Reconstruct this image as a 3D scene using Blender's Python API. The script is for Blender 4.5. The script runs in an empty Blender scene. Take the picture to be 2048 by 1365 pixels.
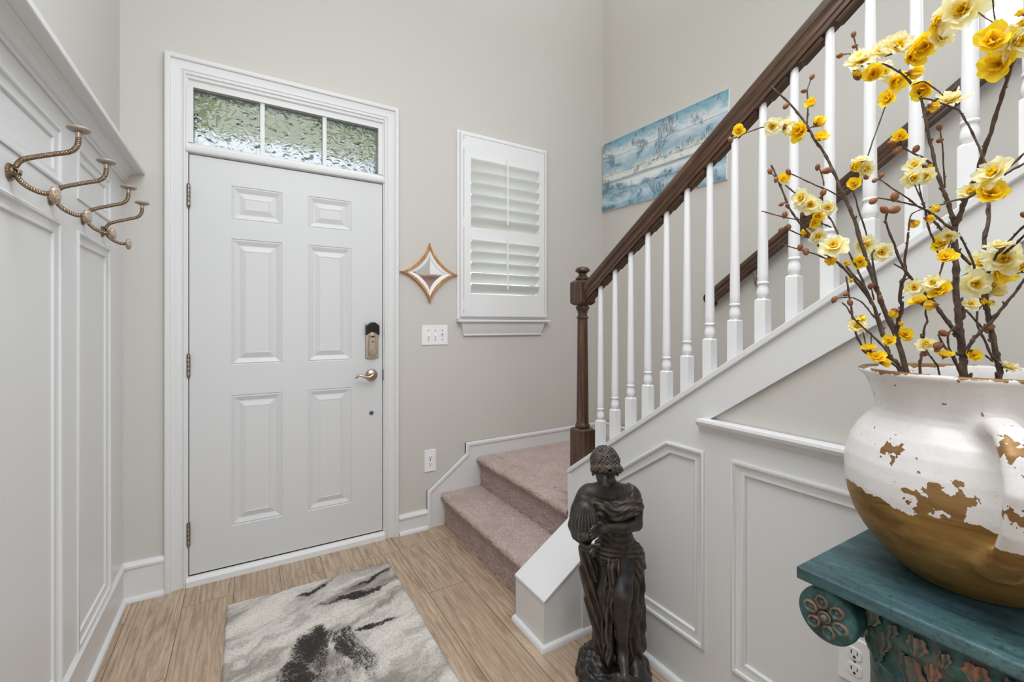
import bpy, bmesh, math, random
import numpy as np
from mathutils import Vector, Matrix

S = bpy.context.scene
COL = S.collection
R = math.radians
random.seed(7)

# ---------------------------------------------------------------- camera
CAM_H = 1.258
FOCAL_PX = 891.4
YAW = R(30.8)
cd = bpy.data.cameras.new('camera')
cd.sensor_fit = 'HORIZONTAL'
cd.sensor_width = 36.0
cd.lens = FOCAL_PX / 2048 * 36.0
cd.shift_y = -(682.5 - 648.1) / 2048
cd.clip_start = 0.02
cd.clip_end = 200
cam = bpy.data.objects.new('camera', cd)
cam.location = (0, 0, CAM_H)
cam.rotation_euler = (R(90), 0, -YAW)
COL.objects.link(cam)
S.camera = cam

# ---------------------------------------------------------------- exposure, world, lamps
S.view_settings.view_transform = 'Standard'
S.view_settings.look = 'None'
S.view_settings.gamma = 1.0
S.view_settings.use_curve_mapping = False
S.view_settings.exposure = 0.0
try:
    S.cycles.max_bounces = 10
    S.cycles.diffuse_bounces = 6
    S.cycles.transmission_bounces = 8
    S.cycles.transparent_max_bounces = 12
    S.cycles.caustics_reflective = False
    S.cycles.caustics_refractive = False
    S.cycles.sample_clamp_indirect = 4.0
    S.cycles.use_denoising = True
except Exception:
    pass

w = bpy.data.worlds.new('world')
S.world = w
w.use_nodes = True
nt = w.node_tree
bg = nt.nodes['Background']
bg.inputs['Color'].default_value = (0.86, 0.93, 1.0, 1)
bg.inputs['Strength'].default_value = 4.0


def area(name, loc, target, sx, sy, power, color=(1, 1, 1)):
    l = bpy.data.lights.new(name, 'AREA')
    l.shape = 'RECTANGLE'
    l.size = sx
    l.size_y = sy
    l.energy = power
    l.color = color
    o = bpy.data.objects.new(name, l)
    o.location = loc
    o.rotation_euler = (Vector(target) - Vector(loc)).to_track_quat('-Z', 'Y').to_euler()
    COL.objects.link(o)
    return o


area('overhead_fill', (0.9, 1.0, 4.9), (0.9, 1.0, 0), 2.4, 2.8, 45, (0.93, 0.965, 1.0))  # added soft fill under the ceiling, no fitting exists
area('rear_fill', (0.7, -4.2, 1.6), (0.7, 2.6, 1.0), 2.8, 2.8, 67, (0.90, 0.955, 1.0))  # added fill from behind the camera; the rear wall has no window
area('upper_side_fill', (2.25, -1.6, 3.6), (0.3, 1.6, 1.4), 1.6, 1.6, 18, (0.92, 0.96, 1.0))  # added fill high on the stair side, in front of solid wall
area('mid_height_fill', (0.3, 0.3, 3.0), (0.42, 0.6, 0.0), 1.4, 1.6, 47, (0.92, 0.96, 1.0))  # added fill hanging free in the void, brightens floor and stair wall


# ---------------------------------------------------------------- mesh helpers
class MB:
    """collects vertices and faces of one mesh"""
    def __init__(self):
        self.v = []
        self.f = []
        self.m = []

    def add(self, verts, faces, mi=0):
        o = len(self.v)
        self.v.extend([tuple(p) for p in verts])
        for f in faces:
            self.f.append(tuple(i + o for i in f))
            self.m.append(mi)
        return self

    def box(self, x0, x1, y0, y1, z0, z1, mi=0):
        v = [(x, y, z) for x in (x0, x1) for y in (y0, y1) for z in (z0, z1)]
        f = [(0, 1, 3, 2), (4, 6, 7, 5), (0, 4, 5, 1), (2, 3, 7, 6), (0, 2, 6, 4), (1, 5, 7, 3)]
        return self.add(v, f, mi)

    def prism(self, poly, a0, a1, axis, mi=0):
        """extrude a 2D polygon along an axis. axis 'x': poly is (y,z); 'y': (x,z); 'z': (x,y)"""
        def P(p, a):
            return {'x': (a, p[0], p[1]), 'y': (p[0], a, p[1]), 'z': (p[0], p[1], a)}[axis]
        n = len(poly)
        v = [P(p, a0) for p in poly] + [P(p, a1) for p in poly]
        f = [tuple(range(n)), tuple(range(2 * n - 1, n - 1, -1))]
        for i in range(n):
            j = (i + 1) % n
            f.append((j, i, n + i, n + j))
        return self.add(v, f, mi)

    def lathe(self, prof, seg=32, center=(0, 0, 0), mi=0, rot=None, rib=None, cap=True):
        """prof: list of (r, z). rib: function(angle, k)->factor"""
        n = len(prof)
        v = []
        for k, (r, z) in enumerate(prof):
            for s in range(seg):
                a = 2 * math.pi * s / seg
                q = r * (rib(a, k) if rib else 1)
                p = Vector((q * math.cos(a), q * math.sin(a), z))
                if rot is not None:
                    p = rot @ p
                v.append((p.x + center[0], p.y + center[1], p.z + center[2]))
        f = []
        for k in range(n - 1):
            for s in range(seg):
                t = (s + 1) % seg
                f.append((k * seg + s, k * seg + t, (k + 1) * seg + t, (k + 1) * seg + s))
        if cap:
            f.append(tuple(range(seg - 1, -1, -1)))
            f.append(tuple((n - 1) * seg + s for s in range(seg)))
        return self.add(v, f, mi)

    def tube(self, pts, radii, seg=8, mi=0, cap=True, sx=1.0, up=None):
        pts = [Vector(p) for p in pts]
        if not hasattr(radii, '__len__'):
            radii = [radii] * len(pts)
        n = len(pts)
        u = None
        v = []
        for k in range(n):
            if k == 0:
                t = pts[1] - pts[0]
            elif k == n - 1:
                t = pts[-1] - pts[-2]
            else:
                t = (pts[k + 1] - pts[k]).normalized() + (pts[k] - pts[k - 1]).normalized()
            if t.length < 1e-9:
                t = Vector((0, 0, 1))
            t.normalize()
            if u is None:
                u = Vector(up) if up is not None else (Vector((0, 0, 1)) if abs(t.z) < .9 else Vector((1, 0, 0)))
            u = (u - t * u.dot(t)).normalized()
            b = t.cross(u)
            for s in range(seg):
                a = 2 * math.pi * s / seg
                v.append(pts[k] + (u * math.cos(a) + b * math.sin(a) * sx) * radii[k])
        f = []
        for k in range(n - 1):
            for s in range(seg):
                q = (s + 1) % seg
                f.append((k * seg + s, k * seg + q, (k + 1) * seg + q, (k + 1) * seg + s))
        if cap:
            f.append(tuple(range(seg - 1, -1, -1)))
            f.append(tuple((n - 1) * seg + s for s in range(seg)))
        return self.add(v, f, mi)

    def sweep(self, path, prof, world, closed=True, mi=0, cap=True):
        """mitred moulding. path: 2D points; prof: list of (a, b), a = in-plane offset to the LEFT of
        the direction of travel, b = height above the plane; world(p2, b) -> 3D"""
        n = len(path)
        P = [Vector(p) for p in path]
        ms = []
        for i in range(n):
            if closed or 0 < i < n - 1:
                d0 = (P[i] - P[i - 1]).normalized()
                d1 = (P[(i + 1) % n] - P[i]).normalized()
            elif i == 0:
                d0 = d1 = (P[1] - P[0]).normalized()
            else:
                d0 = d1 = (P[-1] - P[-2]).normalized()
            n0 = Vector((-d0.y, d0.x))
            n1 = Vector((-d1.y, d1.x))
            m = n0 + n1
            m.normalize()
            ms.append(m / max(.2, m.dot(n0)))
        k = len(prof)
        v = []
        for i in range(n):
            for a, b in prof:
                v.append(world(P[i] + ms[i] * a, b))
        f = []
        for i in range(n if closed else n - 1):
            j = (i + 1) % n
            for q in range(k):
                r_ = (q + 1) % k
                f.append((i * k + q, i * k + r_, j * k + r_, j * k + q))
        if not closed and cap:
            f.append(tuple(range(k)))
            f.append(tuple((n - 1) * k + q for q in range(k - 1, -1, -1)))
        return self.add(v, f, mi)

    def mesh(self, name, mats, smooth=False, angle=None, bevel=None):
        me = bpy.data.meshes.new(name)
        me.from_pydata(self.v, [], self.f)
        for m in (mats if isinstance(mats, (list, tuple)) else [mats]):
            me.materials.append(m)
        me.polygons.foreach_set('material_index', self.m)
        bm = bmesh.new()
        bm.from_mesh(me)
        bmesh.ops.recalc_face_normals(bm, faces=bm.faces)
        bm.to_mesh(me)
        bm.free()
        if smooth or angle:
            me.polygons.foreach_set('use_smooth', [True] * len(me.polygons))
            if angle:
                try:
                    me.set_sharp_from_angle(angle=R(angle))
                except Exception:
                    pass
        me.update()
        return me


def obj(name, mb, mats, parent=None, smooth=False, angle=None, bevel=None, label=None, loc=None, rot=None):
    me = mb if isinstance(mb, bpy.types.Mesh) else mb.mesh(name, mats, smooth, angle)
    o = bpy.data.objects.new(name, me)
    COL.objects.link(o)
    if loc is not None:
        o.location = loc
    if rot is not None:
        o.rotation_euler = rot
    if parent is not None:
        o.parent = parent
    if bevel:
        b = o.modifiers.new('bevel', 'BEVEL')
        b.width = bevel
        b.segments = 2
        b.limit_method = 'ANGLE'
        b.angle_limit = R(40)
    if label:
        o['label'] = label
    return o


def tag(o, label, cat, group=None, kind=None):
    o['label'] = label
    o['category'] = cat
    if group:
        o['group'] = group
    if kind:
        o['kind'] = kind
    return o


def thing(name, label, cat, loc=(0, 0, 0), rot=(0, 0, 0), group=None):
    o = bpy.data.objects.new(name, None)
    o.empty_display_size = .05
    o.location = loc
    o.rotation_euler = rot
    COL.objects.link(o)
    return tag(o, label, cat, group)


def struct(o, label=None, cat=None):
    o['kind'] = 'structure'
    if label:
        o['label'] = label
    if cat:
        o['category'] = cat
    return o


def copy_tree(o, parent=None):
    kids = list(o.children)
    c = o.copy()
    COL.objects.link(c)
    if parent is not None:
        c.parent = parent
    for k in kids:
        copy_tree(k, c)
    return c


def wall_grid(mb, xs, zs, hole, world, depth):
    """slab with rectangular holes: xs, zs cut lines; hole(i,j) True = open; world(x,b,z) b = 0 front, depth = back"""
    for i in range(len(xs) - 1):
        for j in range(len(zs) - 1):
            if hole(i, j):
                continue
            c = [(xs[i], zs[j]), (xs[i + 1], zs[j]), (xs[i + 1], zs[j + 1]), (xs[i], zs[j + 1])]
            v = [world(a, 0, b) for a, b in c] + [world(a, depth, b) for a, b in c]
            mb.add(v, [(0, 1, 2, 3), (7, 6, 5, 4)])
            for (di, dj, e) in ((0, -1, (0, 1)), (1, 0, (1, 2)), (0, 1, (2, 3)), (-1, 0, (3, 0))):
                ni, nj = i + di, j + dj
                edge = ni < 0 or nj < 0 or ni >= len(xs) - 1 or nj >= len(zs) - 1
                if edge or hole(ni, nj):
                    mb.add([v[e[0]], v[e[1]], v[e[1] + 4], v[e[0] + 4]], [(0, 1, 2, 3)])


# ---------------------------------------------------------------- implicit surfaces (organic shapes)
def smin(a, b, k):
    h = np.clip(.5 + .5 * (b - a) / k, 0, 1)
    return b + (a - b) * h - k * h * (1 - h)


def smax(a, b, k):
    return -smin(-a, -b, k)


class Grid:
    def __init__(self, lo, hi, h):
        self.lo = np.array(lo, np.float32)
        self.h = h
        n = [int(math.ceil((hi[i] - lo[i]) / h)) + 1 for i in range(3)]
        ax = [lo[i] + h * np.arange(n[i], dtype=np.float32) for i in range(3)]
        self.X, self.Y, self.Z = np.meshgrid(*ax, indexing='ij')

    def cap(self, a, b, ra, rb):
        a = np.array(a, np.float32); b = np.array(b, np.float32)
        d = b - a
        px, py, pz = self.X - a[0], self.Y - a[1], self.Z - a[2]
        t = np.clip((px * d[0] + py * d[1] + pz * d[2]) / float(d @ d), 0, 1)
        return np.sqrt((px - t * d[0]) ** 2 + (py - t * d[1]) ** 2 + (pz - t * d[2]) ** 2) - (ra + (rb - ra) * t)

    def ell(self, c, r, rx=0.0, rz=0.0):
        x, y, z = self.X - c[0], self.Y - c[1], self.Z - c[2]
        if rx:
            cs, sn = math.cos(rx), math.sin(rx)
            y, z = cs * y + sn * z, -sn * y + cs * z
        if rz:
            cs, sn = math.cos(rz), math.sin(rz)
            x, y = cs * x + sn * y, -sn * x + cs * y
        k0 = np.sqrt((x / r[0]) ** 2 + (y / r[1]) ** 2 + (z / r[2]) ** 2)
        k1 = np.sqrt((x / r[0] ** 2) ** 2 + (y / r[1] ** 2) ** 2 + (z / r[2] ** 2) ** 2) + 1e-9
        return k0 * (k0 - 1) / k1

    def chain(self, pts, rad, k=.004):
        f = None
        for i in range(len(pts) - 1):
            g = self.cap(pts[i], pts[i + 1], rad[i], rad[i + 1])
            f = g if f is None else np.minimum(f, g)
        return f

    def mesh(self, F, name, mats):
        """naive surface nets"""
        n = F.shape
        s = F < 0
        c = np.zeros((n[0] - 1, n[1] - 1, n[2] - 1), np.int8)
        for dx in (0, 1):
            for dy in (0, 1):
                for dz in (0, 1):
                    c += s[dx:n[0] - 1 + dx, dy:n[1] - 1 + dy, dz:n[2] - 1 + dz]
        act = (c > 0) & (c < 8)
        I, J, K = np.nonzero(act)
        idx = -np.ones(act.shape, np.int64)
        idx[I, J, K] = np.arange(len(I))
        acc = np.zeros((len(I), 3))
        cnt = np.zeros(len(I))
        corners = [(0, 0, 0), (1, 0, 0), (0, 1, 0), (1, 1, 0), (0, 0, 1), (1, 0, 1), (0, 1, 1), (1, 1, 1)]
        for a in range(8):
            for b in range(a + 1, 8):
                A, B = np.array(corners[a]), np.array(corners[b])
                if np.abs(A - B).sum() != 1:
                    continue
                fa = F[I + A[0], J + A[1], K + A[2]]
                fb = F[I + B[0], J + B[1], K + B[2]]
                m = (fa < 0) != (fb < 0)
                t = np.where(m, fa / np.where(m, fa - fb, 1), 0)
                acc += np.where(m[:, None], A + t[:, None] * (B - A), 0)
                cnt += m
        V = self.lo + self.h * (np.stack([I, J, K], 1) + acc / cnt[:, None])
        faces = []
        for ax in range(3):
            sl0 = [slice(None)] * 3
            sl1 = [slice(None)] * 3
            sl0[ax] = slice(0, n[ax] - 1)
            sl1[ax] = slice(1, n[ax])
            a = s[tuple(sl0)]
            b = s[tuple(sl1)]
            P = np.argwhere(a != b)
            flip = a[tuple(P.T)]
            u, v = [(1, 2), (2, 0), (0, 1)][ax]
            ok = (P[:, u] > 0) & (P[:, v] > 0) & (P[:, u] < n[u] - 1) & (P[:, v] < n[v] - 1)
            P = P[ok]
            flip = flip[ok]
            q = []
            for du, dv in ((1, 1), (0, 1), (0, 0), (1, 0)):
                Q = P.copy()
                Q[:, u] -= du
                Q[:, v] -= dv
                q.append(idx[tuple(Q.T)])
            q = np.stack(q, 1)
            q[~flip] = q[~flip][:, ::-1]
            faces.append(q)
        Fq = np.concatenate(faces)
        me = bpy.data.meshes.new(name)
        me.from_pydata(V.tolist(), [], Fq.tolist())
        for m in (mats if isinstance(mats, (list, tuple)) else [mats]):
            me.materials.append(m)
        me.polygons.foreach_set('use_smooth', [True] * len(me.polygons))
        me.update()
        return me


# ---------------------------------------------------------------- materials
def srgb(r, g, b):
    f = lambda c: (c / 255 / 12.92) if c / 255 <= .04045 else ((c / 255 + .055) / 1.055) ** 2.4
    return (f(r), f(g), f(b), 1)


class N:
    """small node-graph builder"""
    def __init__(self, name, color=(.8, .8, .8, 1), rough=.5, metal=0.0):
        self.m = bpy.data.materials.new(name)
        self.m.use_nodes = True
        self.t = self.m.node_tree
        self.b = self.t.nodes['Principled BSDF']
        self.b.inputs['Base Color'].default_value = color
        self.b.inputs['Roughness'].default_value = rough
        self.b.inputs['Metallic'].default_value = metal
        self._co = None

    def n(self, typ, **kw):
        x = self.t.nodes.new(typ)
        for k, v in kw.items():
            if hasattr(x, k):
                setattr(x, k, v)
        return x

    def L(self, a, b):
        self.t.links.new(a, b)

    def co(self, kind='Object'):
        if self._co is None:
            self._co = self.n('ShaderNodeTexCoord')
        return self._co.outputs[kind]

    def mapping(self, src, scale=(1, 1, 1), loc=(0, 0, 0), rot=(0, 0, 0)):
        x = self.n('ShaderNodeMapping')
        self.L(src, x.inputs['Vector'])
        x.inputs['Scale'].default_value = scale
        x.inputs['Location'].default_value = loc
        x.inputs['Rotation'].default_value = rot
        return x.outputs[0]

    def noise(self, src, scale=5, detail=4, rough=.55, dist=0.0):
        x = self.n('ShaderNodeTexNoise')
        self.L(src, x.inputs['Vector'])
        x.inputs['Scale'].default_value = scale
        x.inputs['Detail'].default_value = detail
        x.inputs['Roughness'].default_value = rough
        x.inputs['Distortion'].default_value = dist
        return x.outputs['Fac']

    def ramp(self, fac, stops, interp='LINEAR'):
        x = self.n('ShaderNodeValToRGB')
        x.color_ramp.interpolation = interp
        e = x.color_ramp.elements
        while len(e) < len(stops):
            e.new(.5)
        for el, (p, c) in zip(e, stops):
            el.position = p
            el.color = c if hasattr(c, '__len__') else (c, c, c, 1)
        self.L(fac, x.inputs['Fac'])
        return x.outputs['Color']

    def mix(self, fac, a, b, blend='MIX'):
        x = self.n('ShaderNodeMix')
        x.data_type = 'RGBA'
        x.blend_type = blend
        for sock, val in ((x.inputs[0], fac), (x.inputs[6], a), (x.inputs[7], b)):
            if isinstance(val, bpy.types.NodeSocket):
                self.L(val, sock)
            else:
                sock.default_value = val
        return x.outputs[2]

    def math(self, op, a, b=0.0, c=None, clamp=False):
        x = self.n('ShaderNodeMath')
        x.operation = op
        x.use_clamp = clamp
        for sock, val in zip(x.inputs, (a, b, c)):
            if val is None:
                continue
            if isinstance(val, bpy.types.NodeSocket):
                self.L(val, sock)
            else:
                sock.default_value = val
        return x.outputs[0]

    def sep(self, src):
        x = self.n('ShaderNodeSeparateXYZ')
        self.L(src, x.inputs[0])
        return x.outputs

    def comb(self, a, b, c):
        x = self.n('ShaderNodeCombineXYZ')
        for sock, val in zip(x.inputs, (a, b, c)):
            if isinstance(val, bpy.types.NodeSocket):
                self.L(val, sock)
            else:
                sock.default_value = val
        return x.outputs[0]

    def bump(self, h, strength=.3, dist=.002, prev=None):
        x = self.n('ShaderNodeBump')
        x.inputs['Strength'].default_value = strength
        x.inputs['Distance'].default_value = dist
        self.L(h, x.inputs['Height'])
        if prev is not None:
            self.L(prev, x.inputs['Normal'])
        self.L(x.outputs[0], self.b.inputs['Normal'])
        return x.outputs[0]

    def color(self, c):
        self.L(c, self.b.inputs['Base Color'])

    def rough(self, c):
        self.L(c, self.b.inputs['Roughness'])


def simple(name, color, rough=.5, metal=0.0, bump=None):
    g = N(name, color, rough, metal)
    if bump:
        g.bump(g.noise(g.co(), bump[0], 3), bump[1], bump[2])
    return g.m


M = {}
g = N('greige wall paint', (.57, .549, .511, 1), .75)
g.bump(g.noise(g.co(), 260, 3), .12, .001)
M['wall'] = g.m
g = N('white satin trim paint', (.69, .69, .69, 1), .34)
g.bump(g.noise(g.co(), 90, 2), .05, .001)
M['trim'] = g.m
M['white'] = simple('white gloss baluster paint', (.74, .74, .745, 1), .32)
g = N('white door paint', (.625, .625, .63, 1), .38)
g.bump(g.noise(g.mapping(g.co(), (60, 60, 4)), 6, 3), .05, .001)
M['door'] = g.m
M['ceiling'] = simple('flat white ceiling paint', (.85, .85, .84, 1), .9)
M['plastic'] = simple('white plastic', (.82, .82, .82, 1), .3)
M['slot'] = simple('dark slot', (.02, .02, .02, 1), .6)
M['gap'] = simple('black weatherstrip', (.012, .012, .012, 1), .8)

# oak planks: boards run along Y, 0.195 m wide
g = N('pale oak planks', rough=.42)
sx, sy, sz = g.sep(g.co())
br = g.n('ShaderNodeTexBrick')
br.offset = .37
g.L(g.comb(sy, g.math('ADD', sx, .05 + 1.95), 0.0), br.inputs['Vector'])
br.inputs['Scale'].default_value = 1
br.inputs['Mortar Size'].default_value = .0017
br.inputs['Mortar Smooth'].default_value = .3
br.inputs['Bias'].default_value = 0
br.inputs['Brick Width'].default_value = 1.22
br.inputs['Row Height'].default_value = .195
br.inputs['Color1'].default_value = (0, 0, 0, 1)
br.inputs['Color2'].default_value = (1, 1, 1, 1)
tone = g.math('MULTIPLY', br.outputs['Color'], 1.0)
off = g.math('MULTIPLY', tone, 37.0)
pv = g.comb(g.math('ADD', sx, off), g.math('ADD', g.math('MULTIPLY', sy, .085), off), 0.0)
warp = g.noise(pv, 9, 3, .6, .6)
pv2 = g.comb(g.math('ADD', g.math('ADD', sx, off), g.math('MULTIPLY', warp, .11)), g.math('MULTIPLY', sy, .06), 0.0)
grain = g.noise(pv2, 75, 4, .65)
cath = g.n('ShaderNodeTexWave')
cath.wave_type = 'BANDS'
cath.bands_direction = 'X'
g.L(pv2, cath.inputs['Vector'])
cath.inputs['Scale'].default_value = 14
cath.inputs['Distortion'].default_value = 1.5
cath.inputs['Detail'].default_value = 2
fine = g.noise(g.mapping(g.co(), (1, .04, 1)), 420, 2)
c = g.ramp(grain, [(.32, srgb(146, 124, 102)), (.5, srgb(182, 160, 137)), (.72, srgb(204, 184, 161))])
c = g.mix(g.math('MULTIPLY', g.ramp(cath.outputs['Fac'], [(.0, 1.0), (.20, 0.0), (1, 0.0)]), .42), c, srgb(122, 99, 79))
c = g.mix(g.math('MULTIPLY', g.ramp(fine, [(.36, 1.0), (.47, 0.0)]), .35), c, srgb(132, 108, 86))
c = g.mix(g.math('MULTIPLY', tone, .35), c, srgb(142, 118, 96))
kn = g.n('ShaderNodeTexVoronoi')
g.L(g.mapping(g.co(), (2.6, 1.2, 1)), kn.inputs['Vector'])
kn.inputs['Scale'].default_value = 1.0
c = g.mix(g.math('MULTIPLY', g.ramp(kn.outputs['Distance'], [(.015, 1.0), (.07, 0.0)]), .5), c, srgb(118, 92, 70))
c = g.mix(g.math('MULTIPLY', br.outputs['Fac'], .85), c, srgb(84, 66, 52))
g.color(c)
g.bump(g.math('SUBTRACT', g.math('MULTIPLY', fine, .4), g.math('MULTIPLY', br.outputs['Fac'], 1.5)), .25, .001)
M['floor'] = g.m

# stained oak: grain along local X of the object
def wood(name, axis):
    g = N(name, rough=.36)
    sc = {'x': (1.0, 26, 26), 'z': (26, 26, 1.0)}[axis]
    n1 = g.noise(g.mapping(g.co(), sc), 3.2, 5, .62, .5)
    n2 = g.noise(g.mapping(g.co(), tuple(q * 4 for q in sc)), 4.0, 2)
    c = g.ramp(n1, [(.30, srgb(38, 25, 17)), (.52, srgb(78, 54, 38)), (.75, srgb(116, 85, 61))])
    c = g.mix(g.math('MULTIPLY', g.ramp(n2, [(.38, 1.0), (.5, 0.0)]), .55), c, srgb(30, 17, 11))
    g.color(c)
    g.bump(n2, .12, .0008)
    return g.m
M['rail_wood'] = wood('stained oak rail', 'x')
M['post_wood'] = wood('stained oak post', 'z')

# carpet
g = N('dusty rose carpet', rough=.95)
n1 = g.noise(g.co(), 210, 3, .75)
n2 = g.noise(g.co(), 9, 4, .6)
n3 = g.noise(g.co(), 90, 3, .7)
c = g.ramp(n1, [(.32, srgb(112, 87, 80)), (.44, srgb(198, 166, 155)), (.58, srgb(248, 222, 210))])
c = g.mix(g.math('MULTIPLY', g.ramp(n2, [(.35, 1.0), (.65, 0.0)]), .3), c, srgb(140, 102, 94))
g.color(c)
g.bump(g.math('ADD', n1, n3), 1.0, .010)
g.b.inputs['Sheen Weight'].default_value = .35
M['carpet'] = g.m

# woven rug: marbled grey with dark fans
g = N('marbled rug pile', rough=.95)
sx, sy, sz = g.sep(g.co())
wa = g.noise(g.co(), 3.2, 5, .6, .8)
wb = g.noise(g.mapping(g.co(), (1, 1, 1), (7, 3, 0)), 3.6, 5, .6, .8)
wx = g.math('ADD', sx, g.math('MULTIPLY', g.math('SUBTRACT', wa, .5), .30))
wy = g.math('ADD', sy, g.math('MULTIPLY', g.math('SUBTRACT', wb, .5), .22))
st = g.noise(g.comb(g.math('MULTIPLY', wx, .8), g.math('ADD', g.math('MULTIPLY', wy, 2.6), g.math('MULTIPLY', wx, -1.0)), 0.0), 3.0, 6, .62)
pile = g.noise(g.co(), 160, 3, .85)
c = g.ramp(st, [(.30, srgb(118, 109, 104)), (.43, srgb(166, 158, 150)), (.54, srgb(212, 206, 198)), (.72, srgb(230, 225, 215))])
def blob(x0, y0, rx, ry, rot=0.0):
    dx = g.math('SUBTRACT', wx, x0)
    dy = g.math('SUBTRACT', wy, y0)
    cs, sn = math.cos(rot), math.sin(rot)
    ex = g.math('DIVIDE', g.math('ADD', g.math('MULTIPLY', dx, cs), g.math('MULTIPLY', dy, sn)), rx)
    ey = g.math('DIVIDE', g.math('SUBTRACT', g.math('MULTIPLY', dy, cs), g.math('MULTIPLY', dx, sn)), ry)
    r2 = g.math('ADD', g.math('MULTIPLY', ex, ex), g.math('MULTIPLY', ey, ey))
    return g.math('SUBTRACT', 1.0, r2, clamp=True)
def add(*a):
    o = a[0]
    for b in a[1:]:
        o = g.math('MAXIMUM', o, b)
    return o
RX, RY = -.075, 1.15      # rug corner in the room
bl = add(blob(.17 - RX, 1.83 - RY, .10, .20, -.5), blob(.24 - RX, 1.90 - RY, .05, .12, .2), blob(.34 - RX, 1.78 - RY, .045, .17, .25),
         blob(.11 - RX, 1.66 - RY, .09, .16, -.4), blob(.28 - RX, 2.27 - RY, .13, .028, .35), blob(.47 - RX, 2.13 - RY, .19, .03, .1),
         blob(.52 - RX, 2.23 - RY, .10, .018, .3), blob(.46 - RX, 1.88 - RY, .10, .02, -.1), blob(.05 - RX, 1.45 - RY, .12, .2, -.3))
veins = g.noise(g.comb(g.math('ADD', g.math('MULTIPLY', wx, 3.0), g.math('MULTIPLY', wy, 1.2)), g.math('MULTIPLY', wy, .9), 0.0), 5.0, 6, .72, .4)
dk = g.math('MULTIPLY', g.math('MULTIPLY', bl, 1.35), g.math('ADD', veins, g.math('MULTIPLY', g.math('SUBTRACT', pile, .5), 1.5)))
fx = g.math('SUBTRACT', g.math('ADD', sx, g.math('MULTIPLY', g.math('SUBTRACT', wa, .5), .10)), .345 - RX)
fy = g.math('SUBTRACT', 2.03 - RY, g.math('ADD', sy, g.math('MULTIPLY', g.math('SUBTRACT', wb, .5), .06)))
fr = g.math('SQRT', g.math('ADD', g.math('MULTIPLY', fx, fx), g.math('MULTIPLY', fy, fy)))
fa = g.math('ARCTAN2', fx, fy)
fan = g.noise(g.comb(g.math('MULTIPLY', fa, 2.4), g.math('MULTIPLY', fr, 1.6), 3.0), 2.6, 4, .7)
fmask = g.math('MULTIPLY', g.ramp(g.math('ABSOLUTE', g.math('ADD', fa, .22)), [(.35, 1.0), (1.0, 0.0)]), g.ramp(fr, [(.05, 0.0), (.12, 1.0), (.40, .8), (.62, 0.0)]))
fanv = g.math('MULTIPLY', fmask, g.math('MULTIPLY', g.math('ADD', fan, g.math('MULTIPLY', g.math('SUBTRACT', pile, .5), .9)), .78))
dk = g.math('MAXIMUM', g.math('MULTIPLY', dk, .95), fanv)
dark = g.ramp(dk, [(.30, 0.0), (.42, .95), (1, 1.0)])
c = g.mix(dark, c, srgb(30, 23, 21))
c = g.mix(g.math('MULTIPLY', g.math('MULTIPLY', g.ramp(pile, [(.34, 1.0), (.52, 0.0)]), .5), g.math('SUBTRACT', 1.0, dark, clamp=True)), c, srgb(96, 88, 82))
g.color(c)
g.bump(pile, .8, .004)
M['rug'] = g.m

# metals
def metal(name, col, rough, mottled=None):
    g = N(name, col, rough, 1.0)
    if mottled:
        g.color(g.mix(g.ramp(g.noise(g.co(), mottled[1], 4), [(.42, 0.0), (.6, 1.0)]), col, mottled[0]))
    return g.m
M['nickel'] = metal('brushed warm nickel', (.47, .38, .30, 1), .3)
M['hinge'] = metal('aged nickel hinge', (.36, .30, .25, 1), .38, ((.2, .16, .13, 1), 90))
M['dull'] = metal('dark steel', (.16, .16, .16, 1), .4)
g = N('antique bronze rope', (.30, .22, .14, 1), .42, .9)
g.color(g.mix(g.ramp(g.noise(g.co(), 420, 3), [(.40, 0.0), (.66, 1.0)]), srgb(96, 78, 60), srgb(178, 156, 130)))
M['rope'] = g.m
g = N('taupe ceramic knob', srgb(150, 134, 124), .22)
M['knob'] = g.m
g = N('taupe ceramic with gilt pattern', srgb(150, 134, 124), .28)
vo = g.n('ShaderNodeTexVoronoi')
vo.feature = 'DISTANCE_TO_EDGE'
g.L(g.co(), vo.inputs['Vector'])
vo.inputs['Scale'].default_value = 130
g.color(g.mix(g.ramp(vo.outputs['Distance'], [(.03, 1.0), (.10, 0.0)]), srgb(146, 130, 120), srgb(204, 182, 148)))
g.bump(vo.outputs['Distance'], .4, .001)
M['knob_gilt'] = g.m
M['black_gloss'] = simple('gloss black plastic', (.004, .004, .004, 1), .16)

# mirror
g = N('mirror glass', (.92, .92, .92, 1), .015, 1.0)
M['mirror'] = g.m
g = N('golden wood frame', srgb(186, 130, 72), .4)
g.color(g.ramp(g.noise(g.mapping(g.co(), (12, 12, 3)), 6, 4), [(.3, srgb(150, 96, 46)), (.6, srgb(196, 142, 84)), (.8, srgb(214, 168, 112))]))
M['mirror_frame'] = g.m
M['mirror_bevel'] = simple('white bevel inlay', (.80, .80, .79, 1), .35)

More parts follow.
